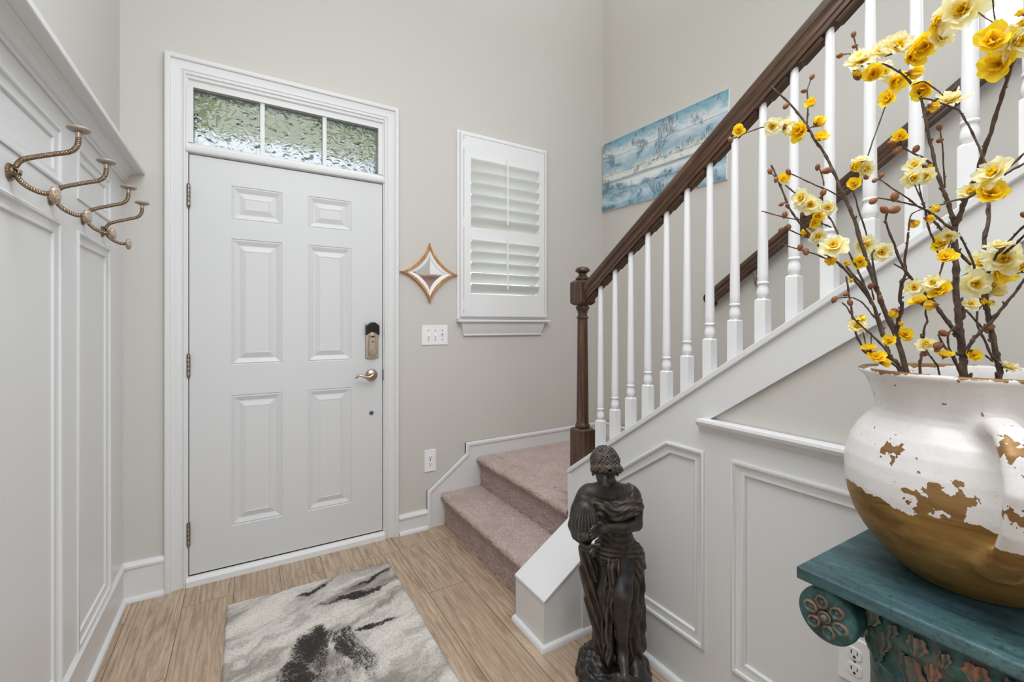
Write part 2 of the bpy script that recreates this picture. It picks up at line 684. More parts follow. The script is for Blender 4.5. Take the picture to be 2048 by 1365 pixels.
# textured transom glass
g = N('patterned glass', (.185, .195, .20, 1), .03)
g.b.inputs['Transmission Weight'].default_value = 1.0
g.b.inputs['IOR'].default_value = 1.45
mp = g.mapping(g.co(), (1, 1, 1))
dn = g.n('ShaderNodeTexNoise')
g.L(mp, dn.inputs['Vector'])
dn.inputs['Scale'].default_value = 13
dn.inputs['Detail'].default_value = 2
vmix = g.n('ShaderNodeMix')
vmix.data_type = 'VECTOR'
vmix.inputs[0].default_value = .07
g.L(mp, vmix.inputs[4])
g.L(dn.outputs['Color'], vmix.inputs[5])
wv = vmix.outputs[1]
lf = g.n('ShaderNodeTexVoronoi')
lf.feature = 'SMOOTH_F1'
lf.inputs['Scale'].default_value = 25
g.L(g.mapping(wv, (1, 1, 2.7), (0, 0, 0), (0, R(35), 0)), lf.inputs['Vector'])
w2 = g.noise(wv, 20, 2, .5, 1.5)
g.bump(g.math('ADD', g.math('MULTIPLY', g.ramp(lf.outputs['Distance'], [(.0, .55), (.10, .35), (.17, 1.0), (.22, .1), (.3, 0.0)]), 1.0), g.math('MULTIPLY', w2, .35)), .8, .010)
M['pattern_glass'] = g.m
g = N('clear window glass', (1, 1, 1, 1), 0.02)
tp = g.n('ShaderNodeBsdfTransparent')
mx = g.n('ShaderNodeMixShader')
mx.inputs[0].default_value = .05
g.L(tp.outputs[0], mx.inputs[1])
g.L(g.b.outputs[0], mx.inputs[2])
g.L(mx.outputs[0], g.t.nodes['Material Output'].inputs['Surface'])
M['glass'] = g.m
g = N('white shutter paint', (.76, .76, .765, 1), .35)
M['shutter'] = g.m

# statue
g = N('dark bronze patina', rough=.42)
ge = g.n('ShaderNodeNewGeometry')
n1 = g.noise(g.co(), 28, 5, .6)
edge = g.ramp(g.math('ADD', ge.outputs['Pointiness'], g.math('MULTIPLY', g.math('SUBTRACT', n1, .5), .08)), [(.50, 0.0), (.60, 1.0)])
c = g.ramp(n1, [(.3, srgb(34, 33, 32)), (.6, srgb(52, 50, 48)), (.8, srgb(70, 64, 58))])
c = g.mix(g.math('MULTIPLY', edge, .45), c, srgb(120, 108, 94))
g.color(c)
g.b.inputs['Metallic'].default_value = .25
g.bump(g.noise(g.co(), 160, 4), .15, .001)
M['bronze'] = g.m
g = N('warm bronze drapery', rough=.45)
ge = g.n('ShaderNodeNewGeometry')
n1 = g.noise(g.mapping(g.co(), (1, 1, .3)), 46, 5, .65)
edge = g.ramp(g.math('ADD', ge.outputs['Pointiness'], g.math('MULTIPLY', g.math('SUBTRACT', n1, .5), .1)), [(.49, 0.0), (.58, 1.0)])
c = g.ramp(n1, [(.3, srgb(30, 29, 28)), (.6, srgb(50, 46, 43)), (.8, srgb(74, 62, 54))])
c = g.mix(g.math('MULTIPLY', edge, .5), c, srgb(138, 118, 100))
g.color(c)
g.b.inputs['Metallic'].default_value = .25
g.bump(n1, .35, .003)
M['bronze_warm'] = g.m

# pedestal
g = N('distressed teal paint', rough=.45)
n1 = g.noise(g.mapping(g.co(), (5, 1.0, 5), (0, 0, 0), (0, 0, R(8))), 4, 6, .65, .5)
n2 = g.noise(g.co(), 95, 4, .7)
n3 = g.noise(g.co(), 6, 4, .6)
c = g.ramp(n1, [(.3, srgb(34, 54, 60)), (.5, srgb(58, 88, 92)), (.72, srgb(98, 130, 132))])
c = g.mix(g.math('MULTIPLY', g.ramp(n2, [(.36, 1.0), (.46, 0.0)]), .55), c, srgb(22, 40, 46))
c = g.mix(g.math('MULTIPLY', g.ramp(n3, [(.5, 0.0), (.75, 1.0)]), .4), c, srgb(70, 94, 112))
c = g.mix(g.math('MULTIPLY', g.ramp(n2, [(.68, 0.0), (.74, 1.0)]), .5), c, srgb(150, 190, 186))
g.color(c)
g.bump(n2, .55, .0025)
M['teal'] = g.m
def relief(name, amount):
    g = N(name, rough=.5)
    ge = g.n('ShaderNodeNewGeometry')
    n1 = g.noise(g.co(), 40, 5, .65)
    n2 = g.noise(g.co(), 14, 4, .6)
    c = g.ramp(n1, [(.3, srgb(24, 50, 52)), (.55, srgb(48, 92, 90)), (.8, srgb(84, 126, 120))])
    e = g.math('ADD', ge.outputs['Pointiness'], g.math('MULTIPLY', g.math('SUBTRACT', n2, .5), .5))
    f = g.ramp(e, [(amount - .05, 0.0), (amount + .1, 1.0)])
    c = g.mix(g.math('MULTIPLY', f, .75), c, srgb(166, 112, 84))
    g.color(c)
    g.bump(n1, .3, .0015)
    return g.m
M['relief'] = relief('teal relief rubbed with copper', .53)
M['relief_soft'] = relief('teal body with faint copper', .62)

# vase: crackled white over gold
g = N('crackled white glaze over gold', rough=.28)
g.b.inputs['Specular IOR Level'].default_value = .35
X, Y, Z = g.sep(g.co())
n1 = g.noise(g.co(), 9, 3, .5)
n2 = g.noise(g.co(), 55, 4, .7)
n3 = g.noise(g.mapping(g.co(), (1, 1, 3.4)), 10, 5, .7, .6)
gold = g.ramp(n3, [(.25, srgb(94, 66, 28)), (.5, srgb(142, 108, 56)), (.75, srgb(172, 138, 80))])
lim = g.math('ADD', .145, g.math('ADD', g.math('MULTIPLY', g.math('SUBTRACT', n1, .5), .085), g.math('MULTIPLY', g.math('SUBTRACT', n2, .5), .016)))
isg = g.math('LESS_THAN', Z, lim)
def chip(x, y, z, r, thr, sc=1.0):
    d = g.n('ShaderNodeVectorMath')
    d.operation = 'DISTANCE'
    g.L(g.co(), d.inputs[0])
    d.inputs[1].default_value = (x, y, z)
    k = g.math('SUBTRACT', 1.0, g.math('DIVIDE', d.outputs['Value'], r), clamp=True)
    vv = g.noise(g.co(), 46 * sc, 3, .5, .3)
    return g.math('GREATER_THAN', g.math('ADD', k, g.math('MULTIPLY', g.math('SUBTRACT', vv, .5), 2.2)), thr)
CHIPS = []
M_vase = g
c = srgb(222, 217, 214)
stain = g.ramp(g.noise(g.co(), 5, 5, .7), [(.45, 0.0), (.8, 1.0)])
white = g.mix(g.math('MULTIPLY', stain, .45), (.73, .71, .70, 1), srgb(186, 172, 160))
cr = g.n('ShaderNodeTexVoronoi')
cr.feature = 'DISTANCE_TO_EDGE'
g.L(g.co(), cr.inputs['Vector'])
cr.inputs['Scale'].default_value = 75
white = g.mix(g.math('MULTIPLY', g.ramp(cr.outputs['Distance'], [(.0, 1.0), (.03, 0.0)]), .16), white, srgb(160, 140, 124))
VA = R(193.4)      # towards the middle of the room
def vpos(ang, r, z):
    return (r * math.cos(ang), r * math.sin(ang), z)
chips = [chip(*vpos(R(184), .176, .175), .060, .56, 1.0), chip(*vpos(R(176), .176, .165), .046, .62, 1.2), chip(*vpos(R(160), .168, .232), .034, .60, 1.4), chip(*vpos(R(202), .245, .285), .034, .5, 1.3), chip(*vpos(R(204), .262, .200), .030, .5, 1.2)]
rimn = g.math('GREATER_THAN', g.math('ADD', Z, g.math('MULTIPLY', g.math('SUBTRACT', g.noise(g.co(), 16, 4, .6), .5), .05)), .3625)
m = rimn
for q in chips:
    m = g.math('MAXIMUM', m, q)
brown = g.ramp(n3, [(.3, srgb(118, 86, 50)), (.7, srgb(158, 122, 76))])
c = g.mix(m, white, brown)
c = g.mix(isg, c, gold)
g.color(c)
anyg = g.math('MAXIMUM', m, isg)
g.rough(g.math('ADD', .27, g.math('MULTIPLY', anyg, .2)))
g.L(g.math('MULTIPLY', anyg, .35), g.b.inputs['Metallic'])
g.bump(g.math('SUBTRACT', g.math('MULTIPLY', cr.outputs['Distance'], .05), g.math('MULTIPLY', anyg, .4)), .3, .0015)
M['vase'] = g.m

# twigs and flowers
g = N('brown twig bark', rough=.7)
n1 = g.noise(g.co(), 90, 4, .65)
g.color(g.ramp(n1, [(.3, srgb(46, 34, 28)), (.55, srgb(84, 64, 50)), (.8, srgb(122, 98, 74))]))
g.bump(n1, .5, .001)
M['bark'] = g.m
def petal(name, a, b, rough=.6):
    g = N(name, rough=rough)
    att = g.n('ShaderNodeVertexColor')
    att.layer_name = 'tip'
    g.color(g.mix(att.outputs['Color'], a, b))
    tl = g.n('ShaderNodeBsdfTranslucent')
    g.L(g.b.inputs['Base Color'].links[0].from_socket, tl.inputs['Color'])
    mx = g.n('ShaderNodeMixShader')
    mx.inputs[0].default_value = .38
    g.L(g.b.outputs[0], mx.inputs[1])
    g.L(tl.outputs[0], mx.inputs[2])
    g.L(mx.outputs[0], g.t.nodes['Material Output'].inputs['Surface'])
    return g.m
M['petal_pale'] = petal('pale yellow petal', srgb(248, 228, 84), srgb(253, 250, 218))
M['petal_yellow'] = petal('bright yellow petal', srgb(244, 196, 20), srgb(255, 232, 56))
M['stamen'] = simple('ochre stamen', srgb(196, 140, 30), .6)
M['calyx'] = simple('rust calyx', srgb(126, 66, 28), .6)
M['bud'] = simple('rust brown bud', srgb(128, 76, 38), .55)

# wall art
g = N('washed blue seascape on planks', rough=.6)
X, Y, Z = g.sep(g.co('Generated'))
gx = g.math('MULTIPLY', Y, 1.0)           # 0 near, 1 far
n1 = g.noise(g.mapping(g.co('Generated'), (1, 2.2, 1.6)), 2.6, 5, .62, .6)
n2 = g.noise(g.mapping(g.co('Generated'), (1, 30, 2.0)), 5, 4, .6)
n3 = g.noise(g.mapping(g.co('Generated'), (1, 1.2, 9)), 3.5, 4, .6)
base = g.ramp(g.math('ADD', Z, g.math('MULTIPLY', g.math('SUBTRACT', n1, .5), .55)), [(0.0, srgb(120, 160, 176)), (.15, srgb(188, 208, 218)), (.25, srgb(120, 154, 170)),
    (.36, srgb(216, 222, 226)), (.47, srgb(224, 225, 214)), (.60, srgb(146, 178, 192)), (.70, srgb(180, 196, 206)), (.82, srgb(212, 218, 222)), (.92, srgb(140, 178, 192)), (1.0, srgb(112, 162, 178))])
hor = g.math('MULTIPLY', g.ramp(g.math('ABSOLUTE', g.math('SUBTRACT', Z, g.math('ADD', .395, g.math('MULTIPLY', g.math('SUBTRACT', n3, .5), .06)))), [(.0, 1.0), (.035, 0.0)]), .75)
c = g.mix(hor, base, srgb(84, 110, 126))
streak = g.math('MULTIPLY', g.ramp(g.math('MULTIPLY', n2, g.ramp(n1, [(.42, 1.2), (.6, 0.0)])), [(.42, 0.0), (.7, 1.0)]), .8)
c = g.mix(streak, c, srgb(58, 88, 102))
c = g.mix(g.math('MULTIPLY', g.ramp(n3, [(.55, 0.0), (.75, 1.0)]), .35), c, srgb(46, 98, 118))
for zc in (.25, .5, .75):
    c = g.mix(g.math('MULTIPLY', g.math('LESS_THAN', g.math('ABSOLUTE', g.math('SUBTRACT', Z, zc)), .0035), .6), c, srgb(60, 84, 92))
g.color(c)
M['art'] = g.m
M['art_edge'] = simple('white canvas edge', (.82, .82, .81, 1), .7)
M['bird'] = simple('black paint', (.02, .02, .025, 1), .6)

# outdoors
M['porch'] = simple('porch ceiling with lawn bounce tint', (.82, .84, .52, 1), .8)  # green light bounced off the lawn is put into this base colour
g = N('lawn', rough=.95)
g.color(g.ramp(g.noise(g.co(), 6, 5), [(.3, srgb(140, 146, 116)), (.7, srgb(176, 180, 150))]))
M['lawn'] = g.m
g = N('hedge leaves', rough=.8)
g.color(g.ramp(g.noise(g.co(), 12, 5), [(.3, srgb(80, 108, 58)), (.7, srgb(150, 172, 112))]))
M['hedge'] = g.m
M['siding'] = simple('white neighbouring siding', (.85, .85, .85, 1), .8)

# ================================================================ setting
D = 2.63            # inner face of the entrance wall
XL = -.49           # left wall
XR = 2.402          # right wall
YB = -4.5           # rear wall
HC = 5.2            # two-storey ceiling
XK = 1.309          # face of the panelled wall under the stairs
SL = .694           # slope of the stairs


def zcap(y):
    return .587 + SL * (1.65 - y)


bx = lambda *a: MB().box(*a)
struct(obj('floor', bx(XL - .1, XR + .1, YB - .1, D + .12, -.08, 0), M['floor']))
struct(obj('ceiling', bx(XL - .1, XR + .1, YB - .1, D + .12, HC, HC + .1), M['ceiling']))
mb = MB()
xs = [XL - .1, -.246, .694, 1.20, 1.80, XR + .1]
zs = [0, 1.30, 2.45, 2.465, HC]
wall_grid(mb, xs, zs, lambda i, j: (i == 1 and j in (0, 1)) or (i == 3 and j in (1, 2)), lambda x, b, z: (x, D + b, z), .13)
struct(obj('wall_back', mb, M['wall']))
struct(obj('wall_left', bx(XL - .1, XL, YB, D, 0, HC), M['wall']))
mb = MB()
ys = [YB, -.62, .56, D]
zs = [0, 2.335, 3.75, HC]
wall_grid(mb, ys, zs, lambda i, j: i == 1 and j == 1, lambda y, b, z: (XR + b, y, z), .1)
struct(obj('wall_right', mb, M['wall']))
struct(obj('wall_rear', bx(XL - .1, XR + .1, YB - .1, YB, 0, HC), M['wall']))

# ---- left wall: tall panelled wainscot under a display ledge
BX = XL + .012
stiles = [(2.40, D), (1.84, 1.99), (1.28, 1.43), (.72, .87), (.16, .31), (-.40, -.25), (-.96, -.81), (-1.5, -1.37)]
mb = MB()
mb.box(XL, BX, -1.5, D, 0, .15)
for z0, z1 in ((1.565, 1.670), (1.843, 1.95)):
    mb.box(XL, BX, -1.5, D, z0, z1)
for y0, y1 in stiles:
    mb.box(XL, BX, y0, y1, .15, 1.565)
    mb.box(XL, BX, y0, y1, 1.67, 1.843)
wains = obj('trim_1', mb, M['trim'])
struct(wains)
mb = MB()
for i in range(len(stiles) - 1):          # painted panels between the boards
    mb.box(XL, XL + .002, stiles[i + 1][1], stiles[i][0], .15, 1.565)
    mb.box(XL, XL + .002, stiles[i + 1][1], stiles[i][0], 1.67, 1.843)
obj('recessed_panel', mb, M['trim'], wains)
MOULD = [(0, 0), (0, .0165), (.005, .0185), (.011, .0165), (.014, .011), (.026, .0075), (.034, .0095), (.039, .0085), (.042, .004), (.042, 0)]
mb = MB()
lw = lambda p, b: (XL + b, p[0], p[1])
for i in range(len(stiles) - 1):
    a, b = stiles[i + 1][1], stiles[i][0]
    for z0, z1 in ((.178, 1.565), (1.67, 1.843)):
        mb.sweep([(a, z0), (b, z0), (b, z1), (a, z1)], MOULD, lw)
obj('panel_moulding', mb, M['trim'], wains, angle=40)

mb = MB()
mb.prism([(XL, 1.943), (-.402, 1.943), (-.400, 1.946), (-.400, 1.962), (-.402, 1.964), (XL, 1.964)], -1.5, D - .001, 'y')
cove = [(XL, 1.898), (BX + .006, 1.898), (BX + .008, 1.906), (BX + .016, 1.910), (BX + .018, 1.918), (BX + .022, 1.928), (BX + .032, 1.937), (BX + .042, 1.940), (BX + .042, 1.943), (XL, 1.943)]
mb.prism(cove, -1.5, D - .001, 'y')
led = obj('display_ledge', mb, M['trim'], angle=25)
tag(led, 'long white display ledge with cove moulding above the coat hooks', 'ledge')

mb = MB()
prof = [(XL, 0), (BX + .019, 0), (BX + .018, .010), (BX + .013, .016), (BX + .004, .019), (BX + .004, .150), (BX + .011, .155), (BX + .011, .163), (BX + .006, .170), (BX, .178), (XL, .178)]
mb.prism(prof, -1.5, D - .001, 'y')
struct(obj('baseboard_left', mb, M['trim'], angle=30))

# ---- entrance wall skirting
def base_y(x0, x1, h):
    p = [(D, 0), (D - .030, 0), (D - .029, .010), (D - .024, .017), (D - .015, .020), (D - .015, h - .030), (D - .021, h - .026), (D - .021, h - .016), (D - .014, h - .006), (D - .010, h), (D, h)]
    return MB().prism(p, x0, x1, 'x')
mb = base_y(BX + .002, -.328, .176)
q = base_y(.778, .956, .117)
mb.add(q.v, q.f)
struct(obj('baseboard_back', mb, M['trim'], angle=30))

# ---- stair skirt along entrance wall and right wall
mb = MB()
path = [(.955, 0), (.955, .230), (1.213, .423), (1.213, .493), (XR - .001, .503)]
mb.prism(path + [(XR - .001, 0)], D - .012, D - .0005, 'y')
sk = [(-.028, 0), (-.028, .012), (-.024, .019), (-.010, .019), (-.005, .014), (0, .012), (0, 0)]
mb.sweep(path, sk, lambda p, b: (p[0], D - b, p[1]), closed=False)
ys0 = 1.60
mb.prism([(D - .02, 0), (D - .02, .503), (ys0, .503), (-1.2, .503 + SL * (ys0 + 1.2)), (-1.2, 0)], XR - .012, XR - .0005, 'x')
mb.sweep([(D - .02, .503), (ys0, .503), (-1.2, .503 + SL * (ys0 + 1.2))], [(0, 0), (0, .012), (.006, .016), (.012, .019), (.022, .019), (.028, .012), (.028, 0)], lambda p, b: (XR - b, p[0], p[1]), closed=False)
struct(obj('trim_2', mb, M['trim'], angle=30))

# ---------------------------------------------------------------- entrance door
door = thing('door_1', 'white six panel entrance door with lever handle under the transom', 'door', (0, D, 0))
door['kind'] = 'structure'
mb = MB()
CAS = [(0, 0), (0, .008), (.003, .012), (.010, .012), (.014, .006), (.018, .006), (.022, .010), (.030, .0115), (.046, .013), (.054, .0165), (.058, .017), (.060, .024), (.064, .026), (.078, .026), (.082, .023), (.083, .018), (.083, 0)]
mb.sweep([(-.246, 0), (-.246, 2.45), (.694, 2.45), (.694, 0)], CAS, lambda p, b: (p[0], -b, p[1]), closed=False)
obj('casing', mb, M['trim'], door, angle=25)
mb = MB()
mb.box(-.246, -.239, -.004, .125, 0, 2.45)
mb.box(.688, .694, -.004, .125, 0, 2.45)
mb.box(-.239, .688, -.004, .125, 2.442, 2.45)
mb.box(-.239, -.222, .052, .064, .04, 2.09)
mb.box(.670, .688, .052, .064, .04, 2.09)
obj('jamb', mb, M['trim'], door)
mb = MB()
mb.box(-.2395, -.228, .046, .053, .03, 2.09)
mb.box(.676, .6885, .046, .053, .03, 2.09)
mb.box(-.2395, .6885, .046, .053, 2.068, 2.09)
mb.box(-.2395, .6885, .012, .053, .040, .055)
obj('weatherstrip', mb, M['gap'], door)
mb = MB()
mb.prism([(-.020, 0), (.125, 0), (.125, .040), (-.006, .040), (-.014, .036), (-.020, .026)], -.246, .694, 'x')
obj('threshold', mb, M['white'], door, angle=30)

# slab with six raised panels
sx0, sx1, sz0, sz1 = -.2355, .6845, .049, 2.074
cols = [(-.064, .163), (.286, .512)]
rows = [(.245, .900), (1.052, 1.686), (1.779, 1.951)]
cx = [sx0, cols[0][0], cols[0][1], cols[1][0], cols[1][1], sx1]
cz = [sz0, rows[0][0], rows[0][1], rows[1][0], rows[1][1], rows[2][0], rows[2][1], sz1]
mb = MB()
F0 = .004
rings = [(0, 0), (.003, .0035), (.006, .0035), (.009, .001), (.022, .006), (.030, .0095), (.035, .0095), (.060, .0015), (.062, .0030)]
for i in range(5):
    for j in range(7):
        x0, x1, z0, z1 = cx[i], cx[i + 1], cz[j], cz[j + 1]
        if i in (1, 3) and j in (1, 3, 5):
            v = []
            for ins, dep in rings:
                ins2 = min(ins, (z1 - z0) / 2 - .01)
                v += [(x0 + ins, F0 + dep, z0 + ins2), (x1 - ins, F0 + dep, z0 + ins2), (x1 - ins, F0 + dep, z1 - ins2), (x0 + ins, F0 + dep, z1 - ins2)]
            f = []
            for k in range(len(rings) - 1):
                for s in range(4):
                    t = (s + 1) % 4
                    f.append((k * 4 + s, k * 4 + t, k * 4 + 4 + t, k * 4 + 4 + s))
            n = len(rings) * 4
            f.append((n - 4, n - 3, n - 2, n - 1))
            mb.add(v, f)
        else:
            mb.add([(x0, F0, z0), (x1, F0, z0), (x1, F0, z1), (x0, F0, z1)], [(0, 1, 2, 3)])
mb.add([(sx0, F0, sz0), (sx1, F0, sz0), (sx1, F0, sz1), (sx0, F0, sz1), (sx0, .048, sz0), (sx1, .048, sz0), (sx1, .048, sz1), (sx0, .048, sz1)],
       [(0, 1, 5, 4), (1, 2, 6, 5), (2, 3, 7, 6), (3, 0, 4, 7), (4, 5, 6, 7)])
slab = obj('slab', mb, M['door'], door, label='white six panel door leaf')
for z in (1.872, 1.057, .247):
    mb = MB()
    for k in range(5):
        h0 = -.052 + k * .021
        mb.lathe([(.0068, h0), (.0074, h0 + .001), (.0074, h0 + .0195), (.0068, h0 + .0205)], 14)
    mb.lathe([(.004, .053), (.0055, .055), (.0045, .060)], 12)
    mb.lathe([(.0045, -.060), (.0055, -.055), (.004, -.053)], 12)
    mb.box(.002, .0045, -.002, .03, -.052, .052)
    mb.box(-.0045, -.002, -.002, .03, -.052, .052)
    obj('hinge', mb, M['hinge'], door, angle=35, loc=(-.2375, -.004, z), label='aged metal door hinge')

# smart deadbolt
lock = obj('deadbolt_lock', MB().prism([(-.037, -.10), (-.030, -.104), (0, -.108), (.030, -.104), (.037, -.10), (.037, .10), (-.037, .10)], -.008, .004, 'y'), M['nickel'], door, bevel=.002, loc=(.624, F0, 1.162), label='nickel keyless deadbolt with black top cover')
mb = MB()
mb.prism([(-.038, .030), (-.030, .034), (-.015, .046), (0, .050), (.015, .046), (.030, .034), (.038, .030), (.038, .086), (.030, .092), (.015, .103), (0, .106), (-.015, .103), (-.030, .092), (-.038, .086)], -.030, .0, 'y')
obj('top_cover', mb, M['black_gloss'], lock, bevel=.003, label='gloss black cover')
mb = MB()
mb.prism([(-.022, -.070), (-.018, .030), (-.010, .040), (0, .043), (.010, .040), (.018, .030), (.022, -.070), (.016, -.090), (0, -.098), (-.016, -.090)], -.026, 0, 'y')
obj('front_plate', mb, M['nickel'], lock, bevel=.004)
rx = Matrix.Rotation(R(90), 3, 'X')
mb = MB()
mb.lathe([(.019, .024), (.019, .034), (.017, .038), (.0, .038)], 24, (0, 0, -.064), rot=rx)
mb.box(-.004, .004, -.048, -.036, -.080, -.048)
obj('thumb_turn', mb, M['nickel'], lock, angle=40)
mb = MB().box(-.011, .011, -.0275, -.025, .018, .026).box(-.005, .005, -.0275, -.025, -.010, -.004)
obj('sensor_window', mb, M['gap'], lock)
# lever handle
lever = obj('lever_handle', MB().lathe([(.034, 0), (.034, .004), (.031, .010), (.022, .014), (.013, .018), (.011, .040), (.0, .042)], 28, rot=rx), M['nickel'], door, angle=40, loc=(.622, F0, .962), label='brushed nickel lever handle')
mb = MB()
mb.tube([(.016, -.046, -.004), (.008, -.050, .006), (-.006, -.052, .002), (-.022, -.052, -.008), (-.045, -.050, -.006), (-.066, -.050, .004), (-.084, -.048, .002), (-.097, -.045, -.010)], [.004, .007, .0085, .0075, .007, .0065, .006, .004], 10)
obj('lever', mb, M['nickel'], lever, smooth=True)
mb = MB().lathe([(.012, 0), (.012, .003), (.009, .006), (.004, .006), (.004, .002), (0, .002)], 18, rot=rx)
obj('round_stud', mb, M['dull'], door, angle=40, loc=(.622, F0, .742), label='small round steel stud')
obj('strike_plate', bx(.6845, .690, -.006, .02, .93, .992), M['dull'], door)

# ---- transom light
tr = thing('window_2', 'three light transom of patterned glass over the entrance door', 'window', (0, D, 0))
tr['kind'] = 'structure'
mb = MB()
mb.prism([(.125, 2.080), (.0, 2.080), (-.012, 2.084), (-.016, 2.092), (-.016, 2.100), (-.010, 2.108), (-.002, 2.112), (.003, 2.124), (.010, 2.132), (.125, 2.132)], -.2462, .6942, 'x')
mb.box(-.2462, -.220, .003, .10, 2.132, 2.4495)
mb.box(.662, .6942, .003, .10, 2.132, 2.4495)
mb.box(-.220, .662, .003, .10, 2.400, 2.45)
mb.prism([(.003, 2.43), (-.006, 2.436), (-.006, 2.4502), (.003, 2.4502)], -.246, .694, 'x')
obj('window_frame', mb, M['trim'], tr, angle=30)
for x in (.072, .371):
    obj('muntin', bx(x - .010, x + .010, .012, .060, 2.131, 2.401), M['trim'], tr)
for a, b in ((-.2205, .0625), (.0815, .3615), (.3805, .6625)):
    obj('pane', bx(a, b, .030, .036, 2.1315, 2.4005), M['pattern_glass'], tr, loc=None, label='pane of swirled patterned glass')

# ---- shuttered window
win = thing('window_1', 'white cased window behind the plantation shutter', 'window', (0, D, 0))
win['kind'] = 'structure'
mb = MB()
mb.box(1.20, 1.212, .0, .125, 1.30, 2.465)
mb.box(1.788, 1.80, .0, .125, 1.30, 2.465)
mb.box(1.20, 1.80, .0, .125, 2.453, 2.465)
mb.box(1.20, 1.80, .0, .125, 1.30, 1.312)
mb.box(1.212, 1.245, .07, .115, 1.312, 2.453)
mb.box(1.755, 1.788, .07, .115, 1.312, 2.453)
mb.box(1.212, 1.788, .07, .115, 2.42, 2.453)
mb.box(1.212, 1.788, .07, .115, 1.312, 1.35)
mb.box(1.245, 1.755, .075, .110, 1.865, 1.90)
obj('window_frame', mb, M['trim'], win)
obj('pane', MB().box(1.245, 1.755, .090, .094, 1.90, 2.42).box(1.245, 1.755, .090, .094, 1.35, 1.865), M['glass'], win)
mb = MB()
mb.box(1.152, 1.858, -.050, .0, 1.268, 1.286)
obj('sill', mb, M['trim'], win, bevel=.006)
mb = MB()
ap = [(0, 1.180), (-.014, 1.180), (-.016, 1.186), (-.012, 1.192), (-.020, 1.215), (-.030, 1.250), (-.032, 1.268), (0, 1.268)]
v0 = [(1.200 - (z - 1.18) * .25, y, z) for y, z in ap]
v1 = [(1.800 + (z - 1.18) * .25, y, z) for y, z in ap]
n = len(ap)
mb.add(v0 + v1, [tuple(range(n)), tuple(range(2 * n - 1, n - 1, -1))] + [(i, (i + 1) % n, n + (i + 1) % n, n + i) for i in range(n)])
obj('apron', mb, M['trim'], win, angle=30)

sh = thing('plantation_shutter', 'white plantation shutter with tilted louvers and two tilt rods', 'shutter', (0, D, 0))
mb = MB()
FR = [(0, 0), (0, .014), (.004, .018), (.014, .018), (.016, .036), (.020, .040), (.034, .040), (.034, 0)]
mb.sweep([(1.152, 1.287), (1.848, 1.287), (1.848, 2.497), (1.152, 2.497)], FR, lambda p, b: (p[0], -b, p[1]))
obj('outer_frame', mb, M['shutter'], sh, angle=30)
px0, px1, pz0, pz1 = 1.190, 1.811, 1.320, 2.462
mb = MB()
y0, y1 = -.040, -.012
st = .048
ub, ut = 1.880, 2.325          # upper louver opening
lb_, lt = 1.452, 1.802         # lower louver opening
mb.box(px0, px0 + st, y0, y1, pz0, pz1)
mb.box(px1 - st, px1, y0, y1, pz0, pz1)
for a, b in ((pz0, lb_), (lt, ub), (ut, pz1)):
    mb.box(px0 + st, px1 - st, y0 + .001, y1, a, b)
obj('panel_frame', mb, M['shutter'], sh, bevel=.002)
def louvers(z0, n, pitch):
    mb = MB()
    for k in range(n):
        zc = z0 + pitch * (k + .5)
        pr = []
        for s in range(16):
            a = 2 * math.pi * s / 16
            u, v = .0455 * math.cos(a), .0055 * math.sin(a)
            t = R(-41)
            pr.append((-.020 + u * math.cos(t) - v * math.sin(t), zc + u * math.sin(t) + v * math.cos(t)))
        mb.prism(pr, px0 + st + .002, px1 - st - .002, 'x')
    return mb
pu = (ut - ub) / 6
pl = (lt - lb_) / 5
obj('louver_bank', louvers(ub, 6, pu), M['shutter'], sh, angle=40)
obj('louver_bank', louvers(lb_, 5, pl), M['shutter'], sh, angle=40)
xm = (px0 + px1) / 2
obj('tilt_rod', bx(xm - .006, xm + .006, -.062, -.052, ub + .035, ut + .028), M['shutter'], sh, bevel=.002)
obj('tilt_rod', bx(xm - .006, xm + .006, -.062, -.052, lb_ + .035, lt + .020), M['shutter'], sh, bevel=.002)
for z in (2.40, 1.90, 1.38):
    obj('shutter_hinge', bx(px0 - .004, px0 + .002, -.043, -.038, z - .03, z + .03), M['shutter'], sh)

# ---- bright upper window on the right wall
w3 = thing('window_3', 'bright upper window high on the stairwell wall', 'window', (XR, 0, 0))
w3['kind'] = 'structure'
mb = MB()
mb.sweep([(-.62, 2.335), (.56, 2.335), (.56, 3.75), (-.62, 3.75)], [(0, .05), (.018, .05), (.018, .09), (0, .09)], lambda p, b: (b, p[0], p[1]))
obj('window_frame', mb, M['trim'], w3)
obj('pane', bx(.07, .074, -.605, .545, 2.35, 3.735), M['glass'], w3)

